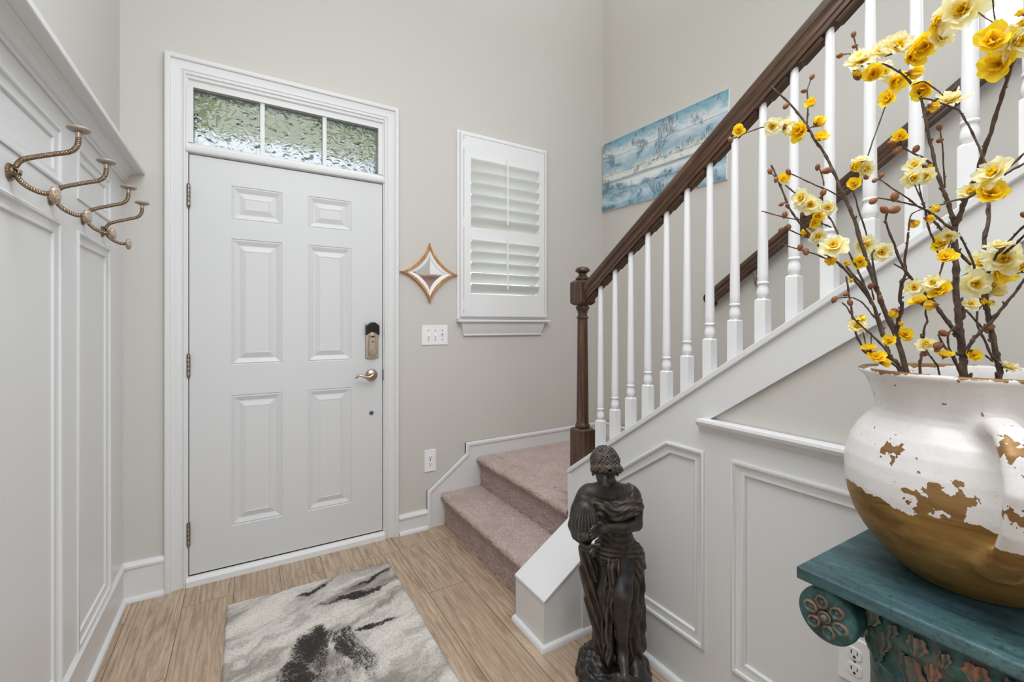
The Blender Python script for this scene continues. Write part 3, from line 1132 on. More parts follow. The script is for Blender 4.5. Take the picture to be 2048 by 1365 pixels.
# ---------------------------------------------------------------- staircase
from mathutils import noise as mnoise
def carpet_sheet(name, prof, u0, u1, place, step=.011, parent=None, amp=.0034):
    P = [Vector(p) for p in prof]
    Lc = [0]
    for a, b in zip(P, P[1:]):
        Lc.append(Lc[-1] + (b - a).length)
    n = max(6, int(Lc[-1] / step))
    pts = []
    k = 0
    for i in range(n + 1):
        s = Lc[-1] * i / n
        while k < len(P) - 2 and Lc[k + 1] < s:
            k += 1
        t = (s - Lc[k]) / (Lc[k + 1] - Lc[k])
        q = P[k].lerp(P[k + 1], t)
        d = (P[k + 1] - P[k]).normalized()
        pts.append((q, Vector((-d.y, d.x))))
    m = max(2, int((u1 - u0) / step))
    v = []
    for q, nn in pts:
        for j in range(m + 1):
            u = u0 + (u1 - u0) * j / m
            h = amp * (mnoise.noise(Vector((q.x * 90, q.y * 90, u * 90))) + .8 * random.uniform(-1, 1))
            v.append(place(q.x + nn.x * h, q.y + nn.y * h, u))
    f = []
    for i in range(n):
        for j in range(m):
            a = i * (m + 1) + j
            f.append((a, a + 1, a + m + 2, a + m + 1))
    mb = MB()
    mb.add(v, f)
    return obj(name, mb, M['carpet'], parent, smooth=True)

def nosing(r, z0, z1, depth, nose=.030):
    """riser at 0, going +s; returns profile (s, z)"""
    p = [(0, z0), (0, z1 - .058), (-nose * .45, z1 - .048), (-nose * .9, z1 - .034), (-nose, z1 - .022), (-nose * .9, z1 - .010), (-nose * .55, z1 - .002), (-nose * .1, z1), (depth, z1)]
    return [(r + s, z) for s, z in p]

stair = thing('staircase', 'carpeted staircase with two dusty rose steps up to a landing', 'stairs')
st1 = carpet_sheet('step', nosing(1.070, 0.0, .200, .262), 1.628, D - .014, lambda s, z, u: (s, u, z), .006, stair, .0042)
land = carpet_sheet('landing', nosing(1.320, .195, .390, .10), 1.664, D - .014, lambda s, z, u: (s, u, z), .006, stair, .0042)
carpet_sheet('landing_top', [(1.41, .390), (XR - .014, .390)], 1.55, D - .014, lambda s, z, u: (s, u, z), .014, land)
for k in range(1, 9):
    yr = 1.585 - .272 * (k - 1)
    carpet_sheet('step', nosing(0, .390 + .19 * (k - 1), .390 + .19 * k, .272), 1.405, XR - .014, lambda s, z, u, yr=yr: (u, yr - s, z), .02, stair)

# the panelled wall and curb that carry the steps
mb = MB()
mb.prism([(1.655, 0), (1.655, zcap(1.655) - .022), (-1.2, zcap(-1.2) - .022), (-1.2, 0)], XK + .003, 1.402, 'x')
kw = struct(obj('wall_stair', mb, M['wall']))
mb = MB()
CH = .905                 # underside of the chair rail
mb.prism([(1.656, 0), (1.656, zcap(1.655) - .022), (.96, CH + .01), (-1.2, CH + .01), (-1.2, 0)], XK, XK + .003, 'x')
obj('recessed_panel', mb, M['trim'], kw)
# frame boards
FB = XK - .010
mb = MB()
p1 = [(.938, .180), (1.400, .180), (1.400, .836 - SL * .308), (1.092, .836), (.938, .836)]
# strip of the raking board above the first panel and onward
mb.prism([(1.656, zcap(1.656) - .022), (-1.2, zcap(-1.2) - .022), (-1.2, zcap(-1.2) - .148), (.951, zcap(.951) - .148), (1.092, .836), (1.400, .836 - SL * .308), (1.656, .836 - SL * .564)], FB, XK, 'x')
mb.prism([(1.400, .180), (1.656, .180), (1.656, .836 - SL * .564), (1.400, .836 - SL * .308)], FB, XK, 'x')
mb.prism([(1.092, .836), (.951, zcap(.951) - .148), (-1.2, zcap(.951) - .148), (-1.2, .836)], FB, XK, 'x')
mb.box(FB, XK, -1.2, 1.656, 0, .180)
for a, b in ((.841, .938), (-.06, .04), (-.90, -.80)):
    mb.box(FB, XK, a, b, .18, .836)
obj('wainscot_frame', mb, M['trim'], kw)
kwp = lambda p, b: (XK - b, p[0], p[1])
mb = MB()
flip = lambda P: [(a, b) for a, b in P]
mb.sweep(p1, MOULD, kwp)
for a, b in ((.04, .841), (-.80, -.06)):
    mb.sweep([(a, .18), (b, .18), (b, .836), (a, .836)], MOULD, kwp)
obj('panel_moulding', mb, M['trim'], kw, angle=40)
mb = MB()
RAIL = [(CH, 0), (CH, .014), (CH + .006, .017), (CH + .012, .020), (CH + .022, .034), (CH + .032, .038), (CH + .040, .036), (CH + .042, .030), (CH + .042, 0)]
v = []
for yy, ext in ((.955, 1), (-1.2, 0)):
    for z, b in RAIL:
        v.append((XK - b, yy + ext * (.0 + (b * .2) - (z - CH) / SL * .25), z))
n = len(RAIL)
mb.add(v, [tuple(range(n)), tuple(range(2 * n - 1, n - 1, -1))] + [(i, (i + 1) % n, n + (i + 1) % n, n + i) for i in range(n)])
obj('chair_rail', mb, M['trim'], kw, angle=30)
mb = MB()
mb.prism([(1.662, zcap(1.662)), (-1.2, zcap(-1.2)), (-1.2, zcap(-1.2) - .023), (1.662, zcap(1.662) - .023)], FB - .010, 1.420, 'x')
obj('cap', mb, M['trim'], kw, bevel=.003)
mb = MB()
mb.box(FB - .002, 1.402, 1.656, 1.662, 0, zcap(1.656) - .022)
mb.box(FB - .004, FB, 1.630, 1.662, .30, zcap(1.64) - .03)
obj('end_board', mb, M['trim'], kw)
mb = MB()
sh_ = [(FB, 0), (FB - .020, 0), (FB - .019, .009), (FB - .014, .016), (FB - .005, .020), (FB, .020)]
mb.prism(sh_, -1.2, 1.395, 'y')
obj('shoe_moulding', mb, M['trim'], kw, angle=30)

# curb closing the side of the first steps
ctop = lambda x: .180 + .62 * (x - .987)
mb = MB()
mb.prism([(.987, 0), (1.299, 0), (1.299, ctop(1.299)), (.987, .180)], 1.414, 1.626, 'y')
cb = struct(obj('trim_3', mb, M['trim'], bevel=.002))
mb = MB()
mb.prism([(.982, .178), (.982, .190), (1.298, ctop(1.298) + .012), (1.298, ctop(1.298))], 1.408, 1.627, 'y')
obj('cap', mb, M['trim'], cb, bevel=.003)
mb = MB()
mb.box(1.172, 1.298, 1.406, 1.414, .0, .196)
mb.prism([(1.172, .196), (1.298, .196), (1.298, .222), (1.172, .222)], 1.400, 1.414, 'y')
mb.prism([(1.1715, .222), (1.298, .222), (1.298, ctop(1.298) - .004), (1.172, ctop(1.172) - .004)], 1.4115, 1.414, 'y')
mb.box(.9845, 1.0, 1.4115, 1.414, 0, .180)
obj('side_board', mb, M['trim'], cb)
mb = MB()
SH = [(0, 0), (-.020, 0), (-.019, .009), (-.014, .016), (-.005, .020), (0, .020)]
mb.sweep([(1.290, 1.413), (.986, 1.413), (.986, 1.626)], [(-a, b) for a, b in SH], lambda p, b: (p[0], p[1], b), closed=False)
obj('shoe_moulding', mb, M['trim'], cb, angle=30)

# ---------------------------------------------------------------- railing
rail = thing('stair_railing', 'dark wood banister with white turned balusters along the open stair side', 'railing', (1.356, 1.628, 0))
def sqblock(mb, h, z0, z1, ch0=0.0, ch1=0.0, mi=0):
    """square block with pyramidal chamfers"""
    ring = []
    if ch0:
        ring.append((h - ch0, z0))
        ring.append((h, z0 + ch0 * .9))
    else:
        ring.append((h, z0))
    if ch1:
        ring.append((h, z1 - ch1 * .9))
        ring.append((h - ch1, z1))
    else:
        ring.append((h, z1))
    v = []
    for a, z in ring:
        v += [(-a, -a, z), (a, -a, z), (a, a, z), (-a, a, z)]
    f = [(3, 2, 1, 0)]
    for k in range(len(ring) - 1):
        for s in range(4):
            t = (s + 1) % 4
            f.append((k * 4 + s, k * 4 + t, k * 4 + 4 + t, k * 4 + 4 + s))
    n = len(ring) * 4
    f.append((n - 4, n - 3, n - 2, n - 1))
    mb.add(v, f, mi)

newel = MB()
h = .0415
sqblock(newel, h, .40, .772, 0, .010)
obj_newel = obj('newel_post', newel, M['post_wood'], rail, bevel=.0015, label='dark wood newel post with turned shaft and ball top')
mb = MB()
sqblock(mb, h, 1.345, 1.463, .012, .012)
obj('newel_block', mb, M['post_wood'], obj_newel, bevel=.0015)
mb = MB()
mb.lathe([(.026, .768), (.026, .772), (.033, .774), (.0345, .780), (.033, .788), (.029, .793), (.0285, .80), (.0235, 1.278), (.0235, 1.281), (.0275, 1.283), (.0285, 1.287), (.0275, 1.291), (.0225, 1.294),
          (.0215, 1.305), (.0245, 1.318), (.031, 1.329), (.0325, 1.334), (.031, 1.339), (.025, 1.342), (.025, 1.35)], 28)
obj('turned_shaft', mb, M['post_wood'], obj_newel, angle=40)
mb = MB()
mb.lathe([(.028, 1.460), (.030, 1.464), (.034, 1.467), (.034, 1.471), (.028, 1.477), (.019, 1.484), (.0185, 1.492), (.024, 1.499), (.033, 1.503), (.0345, 1.508), (.033, 1.514), (.026, 1.521), (.014, 1.525), (.002, 1.526)], 28)
obj('ball_finial', mb, M['post_wood'], obj_newel, angle=40)

# hand rail: profile in (across, up) swept along the slope; built along local X then pitched
ang = math.atan(SL)
def rail_profile(s=1.0):
    half = [(0, .066), (.012, .0655), (.022, .063), (.0285, .056), (.0305, .046), (.029, .037), (.024, .032), (.0225, .027), (.0245, .021), (.0245, .014), (.021, .010), (.021, .0)]
    p = half + [(-a, b) for a, b in half[::-1]]
    out = []
    for q in p:
        if not out or (Vector(q) - Vector(out[-1])).length > 1e-6:
            out.append(q)
    return [(a * s, b * s) for a, b in out[:-1]] if (Vector(out[0]) - Vector(out[-1])).length < 1e-6 else [(a * s, b * s) for a, b in out]
def rail_mesh(L, prof, cut0=0.0, cut1=0.0):
    n = len(prof)
    v = [(cut0 * b, a, b) for a, b in prof] + [(L + cut1 * b, a, b) for a, b in prof]
    f = [tuple(range(n)), tuple(range(2 * n - 1, n - 1, -1))] + [(i, (i + 1) % n, n + (i + 1) % n, n + i) for i in range(n)]
    return MB().add(v, f)
zb = lambda y: 1.470 + SL * (1.504 - y) - .082 + .0       # underside of the rail body on the rail axis
y_a, y_b = 1.587, -1.1
Lr = (y_a - y_b) / math.cos(ang)
# local frame: origin at newel face, X along the slope towards -Y and up
rl = obj('handrail', rail_mesh(Lr, rail_profile(1.08), SL, 0), M['rail_wood'], rail, angle=35, loc=(0, y_a - 1.628, 1.420 + SL * (1.504 - y_a)), label='dark wood handrail')
rl.rotation_mode = 'XYZ'
rl.rotation_euler = (0, -ang, R(-90))
# fillets between the balusters
ysb = [1.504 - .0908 * k for k in range(28)]
mb = MB()
prev = y_a
for yb in ysb + [y_b]:
    a, b = prev, yb + .0165
    if prev != y_a:
        a = prev - .0165
    if a - b > .01:
        pa = [(1, -.012), (1, 0), (-1, 0), (-1, -.012)]
        s0, s1 = (y_a - a) / math.cos(ang), (y_a - b) / math.cos(ang)
        zt = .004
        v = []
        for s, e in ((s0, .004), (s1, -.004)):
            for yy, zz in ((.017, zt), (.017, -.006), (.013, -.011), (-.013, -.011), (-.017, -.006), (-.017, zt)):
                v.append((s + (e if zz < -.006 else 0) - SL * zz * .6, yy, zz))
        mb.add(v, [tuple(range(6)), tuple(range(11, 5, -1))] + [(i, (i + 1) % 6, 6 + (i + 1) % 6, 6 + i) for i in range(6)])
    prev = yb
obj('fillet', mb, M['rail_wood'], rl)

def baluster_mesh():
    mb = MB()
    sqblock(mb, .0165, -.02, .134, 0, .007)
    mb.lathe([(.0125, .128), (.0125, .134), (.0165, .142), (.0172, .150), (.0155, .162), (.0130, .172), (.0138, .175), (.0160, .177), (.0164, .180), (.0160, .183), (.0138, .185), (.0148, .19), (.0150, .21), (.0098, .775)], 20, cap=True)
    return mb.mesh('baluster', M['white'], angle=40)
bme = baluster_mesh()
for k, yb in enumerate(ysb):
    b = bpy.data.objects.new('baluster', bme)
    COL.objects.link(b)
    b.parent = rail
    b.location = (0, yb - 1.628, zcap(yb) + .010)

# wall handrail on the stairwell wall
yw0, zw0 = 1.638, 1.415
wr = thing('wall_handrail', 'dark wood handrail fixed along the stairwell wall behind the balusters', 'handrail', (2.345, yw0, zw0))
Lw = 2.9 / math.cos(ang)
o = obj('rail', rail_mesh(Lw, rail_profile(1.0), 0, 0), M['rail_wood'], wr, angle=35, loc=(0, 0, -.033))
o.rotation_euler = (0, -ang, R(-90))
# mitred return to the wall
pr = rail_profile(1.0)
n = len(pr)
v = []
for a, b in pr:
    pos = Vector((0, 0, -.033)) + Matrix.Rotation(R(-90), 3, 'Z') @ (Matrix.Rotation(-ang, 3, 'Y') @ Vector((-.0305 - a, a, b)))
    v.append(pos)
v2 = [Vector((.057, p.y, p.z)) for p in v]
v0 = []
for a, b in pr:
    v0.append(Vector((0, 0, -.033)) + Matrix.Rotation(R(-90), 3, 'Z') @ (Matrix.Rotation(-ang, 3, 'Y') @ Vector((.001, a, b))))
mb = MB()
mb.add([tuple(p) for p in v0 + v + v2], [(i, (i + 1) % n, n + (i + 1) % n, n + i) for i in range(n)] + [(n + i, n + (i + 1) % n, 2 * n + (i + 1) % n, 2 * n + i) for i in range(n)] + [tuple(range(2 * n, 3 * n))])
obj('wall_return', mb, M['rail_wood'], wr, angle=35)
for t in (.30, 1.5, 2.7):
    mb = MB()
    yy, zz = -t * math.cos(ang), t * math.sin(ang)
    mb.lathe([(.03, 0), (.03, .004), (.02, .008), (.0, .008)], 18, (.0565, yy, zz - .10), rot=Matrix.Rotation(R(-90), 3, 'Y'))
    mb.tube([(.052, yy, zz - .10), (.02, yy, zz - .10), (.004, yy, zz - .085), (0, yy, zz - .045)], .006, 8)
    obj('bracket', mb, M['nickel'], wr, angle=40)

# ================================================================ things on the walls
def coat_hook(y, label):
    h = thing('coat_hook', label, 'coat hook', (BX, y, 1.614), group='rope bronze coat hooks on the panelled wall')
    rz = Matrix.Rotation(R(90), 3, 'Y')
    mb = MB()
    mb.lathe([(.021, 0), (.021, .003), (.018, .006), (.013, .007), (.011, .010), (.007, .012), (0, .012)], 24, rot=rz)
    obj('mount_plate', mb, M['rope'], h, angle=40)
    mb = MB()
    for k in range(3):
        mb.tube([(.008 + .004 * 0, -.006 + .006 * k, -.006), (.018, -.006 + .006 * k, -.002), (.019, -.006 + .006 * k, .006), (.008, -.006 + .006 * k, .010)], .0028, 8)
    obj('collar', mb, M['rope'], h, smooth=True)
    def rope(name, pts, r):
        # smooth the path
        P = [Vector(p) for p in pts]
        out = []
        for i in range(len(P) - 1):
            p0, p1, p2, p3 = P[max(0, i - 1)], P[i], P[i + 1], P[min(len(P) - 1, i + 2)]
            for s in range(7):
                t = s / 7
                out.append(.5 * ((2 * p1) + (p2 - p0) * t + (2 * p0 - 5 * p1 + 4 * p2 - p3) * t * t + (3 * p1 - p0 - 3 * p2 + p3) * t ** 3))
        out.append(P[-1])
        mb = MB()
        n = len(out)
        # twisted rope: three strands round the path
        for s in range(3):
            pts2 = []
            L = 0
            for i, p in enumerate(out):
                if i:
                    L += (p - out[i - 1]).length
                t = (out[min(n - 1, i + 1)] - out[max(0, i - 1)]).normalized()
                u = Vector((0, 1, 0))
                w_ = t.cross(u)
                a = L * 420 + s * 2.0944
                pts2.append(p + (u * math.cos(a) + w_ * math.sin(a)) * r * .45)
            # resample densely enough for the twist
            mb.tube(pts2, r * .72, 8)
        mb.tube(out, r * .8, 8)
        return obj(name, mb, M['rope'], h, smooth=True)
    def dense(pts, k=5):
        P = [Vector(p) for p in pts]
        o = []
        for i in range(len(P) - 1):
            p0, p1, p2, p3 = P[max(0, i - 1)], P[i], P[i + 1], P[min(len(P) - 1, i + 2)]
            for s in range(k):
                t = s / k
                o.append(.5 * ((2 * p1) + (p2 - p0) * t + (2 * p0 - 5 * p1 + 4 * p2 - p3) * t * t + (3 * p1 - p0 - 3 * p2 + p3) * t ** 3))
        o.append(P[-1])
        return o
    up = dense([(.010, 0, .012), (.020, 0, .030), (.036, 0, .040), (.075, 0, .056), (.105, 0, .068), (.118, 0, .085), (.121, 0, .108)])
    dn = dense([(.010, 0, .002), (.018, 0, -.016), (.032, 0, -.030), (.052, 0, -.040), (.070, 0, -.042)])
    a1 = rope('upper_arm', up, .0052)
    a2 = rope('lower_arm', dn, .0052)
    mb = MB()
    mb.lathe([(.0055, 0), (.007, .003), (.006, .006), (.0075, .009), (.007, .012), (.010, .016)], 16, (.121, 0, .104))
    obj('ferrule', mb, M['nickel'], a1, smooth=True)
    mb = MB()
    mb.lathe([(.006, 0), (.017, .001), (.0225, .0045), (.0235, .008), (.021, .0115), (.013, .014), (.0, .015)], 28, (.121, 0, .119))
    obj('knob', mb, M['knob'], a1, smooth=True, label='taupe ceramic disc knob')
    mb = MB()
    mb.lathe([(.006, 0), (.0165, .002), (.0215, .006), (.0222, .010), (.019, .0145), (.011, .0175), (.0, .0185)], 28, (.070, 0, -.042), rot=rz)
    obj('knob', mb, M['knob_gilt'], a2, smooth=True, label='round knob with gilt leaf pattern')
for y, lb in ((1.50, 'bronze rope coat hook farthest from the entrance door, first along the panelled wall'),
              (1.755, 'bronze rope coat hook second farthest from the entrance door'),
              (2.045, 'bronze rope coat hook second nearest to the entrance door'),
              (2.285, 'bronze rope coat hook nearest to the entrance door, last in the row')):
    coat_hook(y, lb)

# star shaped mirror
mir = thing('wall_mirror', 'small four pointed star mirror in a golden frame between door and window', 'mirror', (.970, D, 1.570))
def star(s, p=.70, n=24):
    pts = []
    for q in range(4):
        for k in range(n):
            t = math.pi / 2 * k / n
            e = 2 / p
            x, y = math.cos(t) ** e, math.sin(t) ** e
            for _ in range(q):
                x, y = -y, x
            pts.append((x * .186 * s, y * .186 * s))
    return pts
def star_ring(mb, levels):
    """levels: (scale, y)"""
    rings = [[(x, yy, z) for x, z in star(s)] for s, yy in levels]
    n = len(rings[0])
    v = [p for r_ in rings for p in r_]
    f = []
    for k in range(len(rings) - 1):
        for i in range(n):
            j = (i + 1) % n
            f.append((k * n + i, k * n + j, (k + 1) * n + j, (k + 1) * n + i))
    mb.add(v, f)
    return mb
obj('frame', star_ring(MB(), [(1.0, 0), (1.0, -.020), (.985, -.024), (.85, -.024), (.83, -.021), (.83, -.012), (.83, 0)]), M['mirror_frame'], mir, angle=40, label='golden wooden frame')
obj('bevel_inlay', star_ring(MB(), [(.835, -.015), (.83, -.017), (.60, -.0135), (.595, -.008)]), M['mirror_bevel'], mir, angle=40, label='white inner bevel')
n4 = star(.60)
mb = MB()
mb.add([(x, -.010, z) for x, z in n4] + [(0, -.010, 0)], [(i, (i + 1) % len(n4), len(n4)) for i in range(len(n4))])
mb.add([(x, -.002, z) for x, z in n4] + [(0, -.002, 0)], [((i + 1) % len(n4), i, len(n4)) for i in range(len(n4))])
obj('glass', mb, M['mirror'], mir, label='mirror glass')

# switch plate and outlets
sw = thing('light_switch', 'white three gang light switch plate under the star mirror', 'light switch', (1.0075, D, 1.1875))
obj('cover_plate', bx(-.0855, .0855, -.006, 0, -.061, .061), M['plastic'], sw, bevel=.003)
for k, x in enumerate((-.043, .002, .048)):
    if k < 2:
        mb = MB().prism([(-.004, -.012), (-.006, -.011), (-.006, .011), (-.004, .012)], x - .0055, x + .0055, 'x')
        t = obj('switch_frame', bx(x - .0055, x + .0055, -.0064, -.004, -.0125, .0125), M['plastic'], sw)
        obj('toggle', MB().prism([(-.006, -.006), (-.017, -.010), (-.018, -.003), (-.008, .007)], x - .0042, x + .0042, 'x'), M['plastic'], sw, bevel=.001)
    else:
        mb = MB()
        for dx, dz in ((-.006, .006), (0, .006), (.006, .006), (-.003, .001), (.003, .001), (0, -.006)):
            mb.box(x + dx - .002, x + dx + .002, -.0066, -.005, dz - .002, dz + .002)
        obj('dimmer_button', mb, M['dull'], sw)
    for z in (-.028, .030):
        mb = MB().lathe([(.0032, 0), (.0030, .0012), (0, .0014)], 10, (x, -.006, z), rot=Matrix.Rotation(R(90), 3, 'X'))
        obj('screw', mb, M['dull'], sw)

def outlet(loc, rotz, w_, h_, label):
    o = thing('wall_outlet', label, 'outlet', loc, (0, 0, rotz))
    obj('cover_plate', bx(-w_ / 2, w_ / 2, -.006, 0, -h_ / 2, h_ / 2), M['plastic'], o, bevel=.0025)
    for z in (.020, -.020):
        pts = []
        for s in range(24):
            a = 2 * math.pi * s / 24
            pts.append((max(-.0155, min(.0155, .0175 * math.cos(a))), z + max(-.0145, min(.0145, .0168 * math.sin(a)))))
        sk_ = obj('socket', MB().prism(pts, -.0085, -.004, 'y'), M['plastic'], o, bevel=.0008)
        mb = MB()
        mb.box(-.0075, -.0052, -.009, -.0083, z - .0015, z + .0075)
        mb.box(.0052, .0072, -.009, -.0083, z - .0005, z + .0070)
        mb.lathe([(.0032, 0), (.0032, .0007), (0, .0007)], 12, (0, -.0083, z - .0075), rot=Matrix.Rotation(R(90), 3, 'X'))
        obj('slot', mb, M['slot'], sk_)
    mb = MB().lathe([(.003, 0), (.0028, .001), (0, .0012)], 10, (0, -.006, 0), rot=Matrix.Rotation(R(90), 3, 'X'))
    obj('screw', mb, M['dull'], o)
outlet((.977, D, .412), 0, .075, .135, 'white wall outlet between entrance door and stairs')
outlet((XK, .517, .415), R(-90), .072, .117, 'white wall outlet low on the wall behind the teal pedestal')

# wall art on the stairwell wall
art = thing('wall_art', 'wide seascape picture of pale clouds, blue water and flying birds', 'picture', (XR, 2.098, 2.374), (R(2.0), 0, 0))
mb = MB().box(-.014, 0, -.525, .525, -.26, .26)
obj('canvas', mb, M['art_edge'], art, bevel=.002)
mb = MB().box(-.0165, -.014, -.5235, .5235, -.258, .258)
obj('painted_face', mb, M['art'], art, label='blue and white seascape painting')
for (yy, zz, s, fl) in ((.055, -.015, .9, 1), (.020, .004, .8, -1), (-.030, .010, 1.1, 1), (-.085, -.012, 1.0, 1), (-.122, .012, .9, -1), (-.178, .022, 1.2, 1), (.06, -.115, .6, -1), (.02, -.12, .5, 1), (-.02, -.128, .6, 1), (-.085, -.10, .7, -1), (-.12, -.105, .6, 1)):
    pts = []
    for k in range(9):
        t = -1 + k / 4
        zz2 = fl * (.006 - .013 * t * t) if fl > 0 else -.005 + .012 * abs(t)
        pts.append((-.0170, yy + t * .017 * s, zz + zz2 * s))
    obj('painted_bird', MB().tube(pts, [.0004, .0012, .0016, .0016, .0010, .0016, .0014, .001, .0004], 6), M['bird'], art)

# ---------------------------------------------------------------- rug
rug = None
nx, ny = 96, 150
RW, RLn = .718, 1.195
v = []
f = []
for i in range(nx + 1):
    for j in range(ny + 1):
        x, y = RW * i / nx, RLn * j / ny
        e = min(x, RW - x, y, RLn - y)
        z = .011 * min(1, .35 + e / .010) + .0012 * mnoise.noise(Vector((x * 130, y * 130, 0))) + .0008 * random.uniform(-1, 1)
        wv = .0025 * mnoise.noise(Vector((x * 9, y * 9, 3)))
        v.append((x + wv, y + wv, z))
for i in range(nx):
    for j in range(ny):
        a = i * (ny + 1) + j
        f.append((a, a + ny + 1, a + ny + 2, a + 1))
edge = [i * (ny + 1) for i in range(nx + 1)] + [nx * (ny + 1) + j for j in range(1, ny + 1)] + [i * (ny + 1) + ny for i in range(nx - 1, -1, -1)] + [j for j in range(ny - 1, 0, -1)]
b0 = len(v)
for k in edge:
    v.append((v[k][0], v[k][1], 0))
m_ = len(edge)
for k in range(m_):
    q = (k + 1) % m_
    f.append((edge[k], b0 + k, b0 + q, edge[q]))
f.append(tuple(b0 + k for k in range(m_ - 1, -1, -1)))
rug = obj('area_rug', MB().add(v, f), M['rug'], loc=(RX, RY, .0005), smooth=True)
tag(rug, 'grey marbled area rug with black streaks on the oak floor before the door', 'rug')

# ---------------------------------------------------------------- statue
sta = thing('statue', 'dark bronze statue of a draped woman pouring from an urn beside the stair curb', 'statue', (1.110, 1.167, 0), (0, 0, -YAW))
# local frame: x to the right of the picture, -y towards the room, z up
G = Grid((-.175, -.165, .10), (.125, .115, .86), .0036)
head = smin(G.ell((-.040, -.058, .780), (.042, .052, .043), R(40)), G.ell((-.048, -.095, .748), (.028, .028, .029), R(40)), .02)
head = smin(head, G.cap((-.053, -.120, .752), (-.054, -.126, .737), .0052, .0068), .008)      # nose
head = smin(head, G.cap((-.060, -.117, .729), (-.046, -.117, .728), .0036, .0036), .006)         # lips
head = smin(head, G.ell((-.052, -.108, .722), (.012, .011, .009)), .01)                        # chin
head = smax(head, -G.ell((-.070, -.117, .757), (.009, .007, .005)), .006)                      # eye sockets
head = smax(head, -G.ell((-.036, -.118, .757), (.009, .007, .005)), .006)
head = smin(head, G.ell((.001, -.064, .756), (.005, .010, .014)), .004)                        # ears
head = smin(head, G.ell((-.082, -.064, .756), (.005, .010, .014)), .004)
neck = G.cap((-.012, -.008, .665), (-.034, -.044, .748), .029, .027)
body = smin(head, neck, .016)
body = smin(body, G.cap((-.086, -.010, .667), (.056, -.010, .664), .031, .032), .03)
body = smin(body, G.ell((-.020, -.024, .635), (.072, .045, .062)), .03)
body = smin(body, G.cap((-.012, -.024, .60), (.013, -.012, .50), .052, .046), .03)
body = smin(body, G.ell((.016, -.008, .440), (.066, .052, .065)), .03)
armR = G.chain([(-.104, -.014, .655), (-.126, -.016, .610), (-.140, -.030, .562)], [.0275, .0255, .0205])
armR = smin(armR, G.chain([(-.140, -.030, .562), (-.136, -.064, .545), (-.122, -.094, .538)], [.021, .0195, .0135]), .010)
armR = smin(armR, G.ell((-.113, -.112, .536), (.017, .019, .011)), .010)
for k in range(4):
    armR = smin(armR, G.chain([(-.118 + .009 * k, -.124, .536), (-.110 + .009 * k, -.141, .541), (-.100 + .008 * k, -.146, .552)], [.0052, .0047, .004]), .003)
armL = G.chain([(.068, -.014, .652), (.074, -.022, .610), (.068, -.042, .572)], [.0275, .0255, .0215])
armL = smin(armL, G.chain([(.068, -.042, .572), (.015, -.090, .578), (-.050, -.118, .592)], [.0225, .0195, .0125]), .010)
armL = smin(armL, G.ell((-.066, -.126, .593), (.019, .012, .015), 0, R(-20)), .010)
for k, (dz, ln) in enumerate(((.013, .026), (.005, .031), (-.004, .029), (-.012, .023))):
    armL = smin(armL, G.chain([(-.078, -.130, .593 + dz), (-.078 - ln * .6, -.142, .594 + dz * 1.1), (-.078 - ln, -.150, .588 + dz * 1.1)], [.0052, .0047, .0038]), .003)
armL = smin(armL, G.chain([(-.062, -.126, .603), (-.070, -.136, .616), (-.080, -.146, .622)], [.0055, .005, .004]), .004)
body = smin(body, armR, .014)
body = smin(body, armL, .014)
leg = G.chain([(.030, -.022, .430), (.010, -.076, .352)], [.046, .034])
leg = smin(leg, G.chain([(.010, -.076, .352), (.011, -.066, .300), (.014, -.062, .235), (.017, -.070, .160)], [.033, .0335, .025, .0165]), .015)
leg = smin(leg, G.chain([(.017, -.066, .152), (.013, -.096, .132), (.008, -.132, .118)], [.019, .0165, .0125]), .012)
for k in range(5):
    leg = smin(leg, G.cap((.018 - .006 * k, -.130, .119), (.018 - .0065 * k, -.143 + .002 * k, .115), .0048, .0042), .004)
leg2 = G.chain([(-.012, -.012, .430), (-.036, -.034, .340), (-.022, .012, .160)], [.046, .033, .020])
body = smin(body, smin(leg, leg2, .01), .03)
obj('figure', G.mesh(body, 'figure', M['bronze']), None, sta, label='bare shoulders, arms and leg in smooth dark bronze')

# hair: wavy cap with a top knot and side rolls
G = Grid((-.115, -.135, .70), (.030, .030, .865), .0026)
hair = G.ell((-.040, -.056, .786), (.048, .060, .044), R(40))
hair = smin(hair, G.ell((-.036, -.040, .817), (.026, .024, .014)), .012)
hair = smin(hair, G.chain([(-.083, -.085, .772), (-.064, -.112, .782), (-.040, -.120, .785)], [.011, .012, .011]), .012)
hair = smin(hair, G.chain([(.003, -.085, .772), (-.016, -.112, .782), (-.040, -.120, .785)], [.011, .012, .011]), .012)
hair = smin(hair, G.chain([(-.080, -.060, .796), (-.055, -.050, .824), (-.025, -.050, .826), (.000, -.056, .798)], [.009, .010, .010, .009]), .010)
hair = hair + .0026 * np.sin((np.abs(G.X + .039) * 1.3 + (G.Z - .78) * .9 + .02 * np.sin(G.Y * 120)) * 300) + .0016 * np.sin(G.X * 520) * np.sin(G.Y * 430 + G.Z * 300)
hair = smax(hair, -(G.ell((-.052, -.128, .735), (.031, .034, .032), R(24))), .008)
hair = smax(hair, .742 - G.Z - (G.Y + .05) * .35, .008)
obj('hair', G.mesh(hair, 'hair', M['bronze_warm']), None, sta, label='wavy pinned up hair with a top knot')

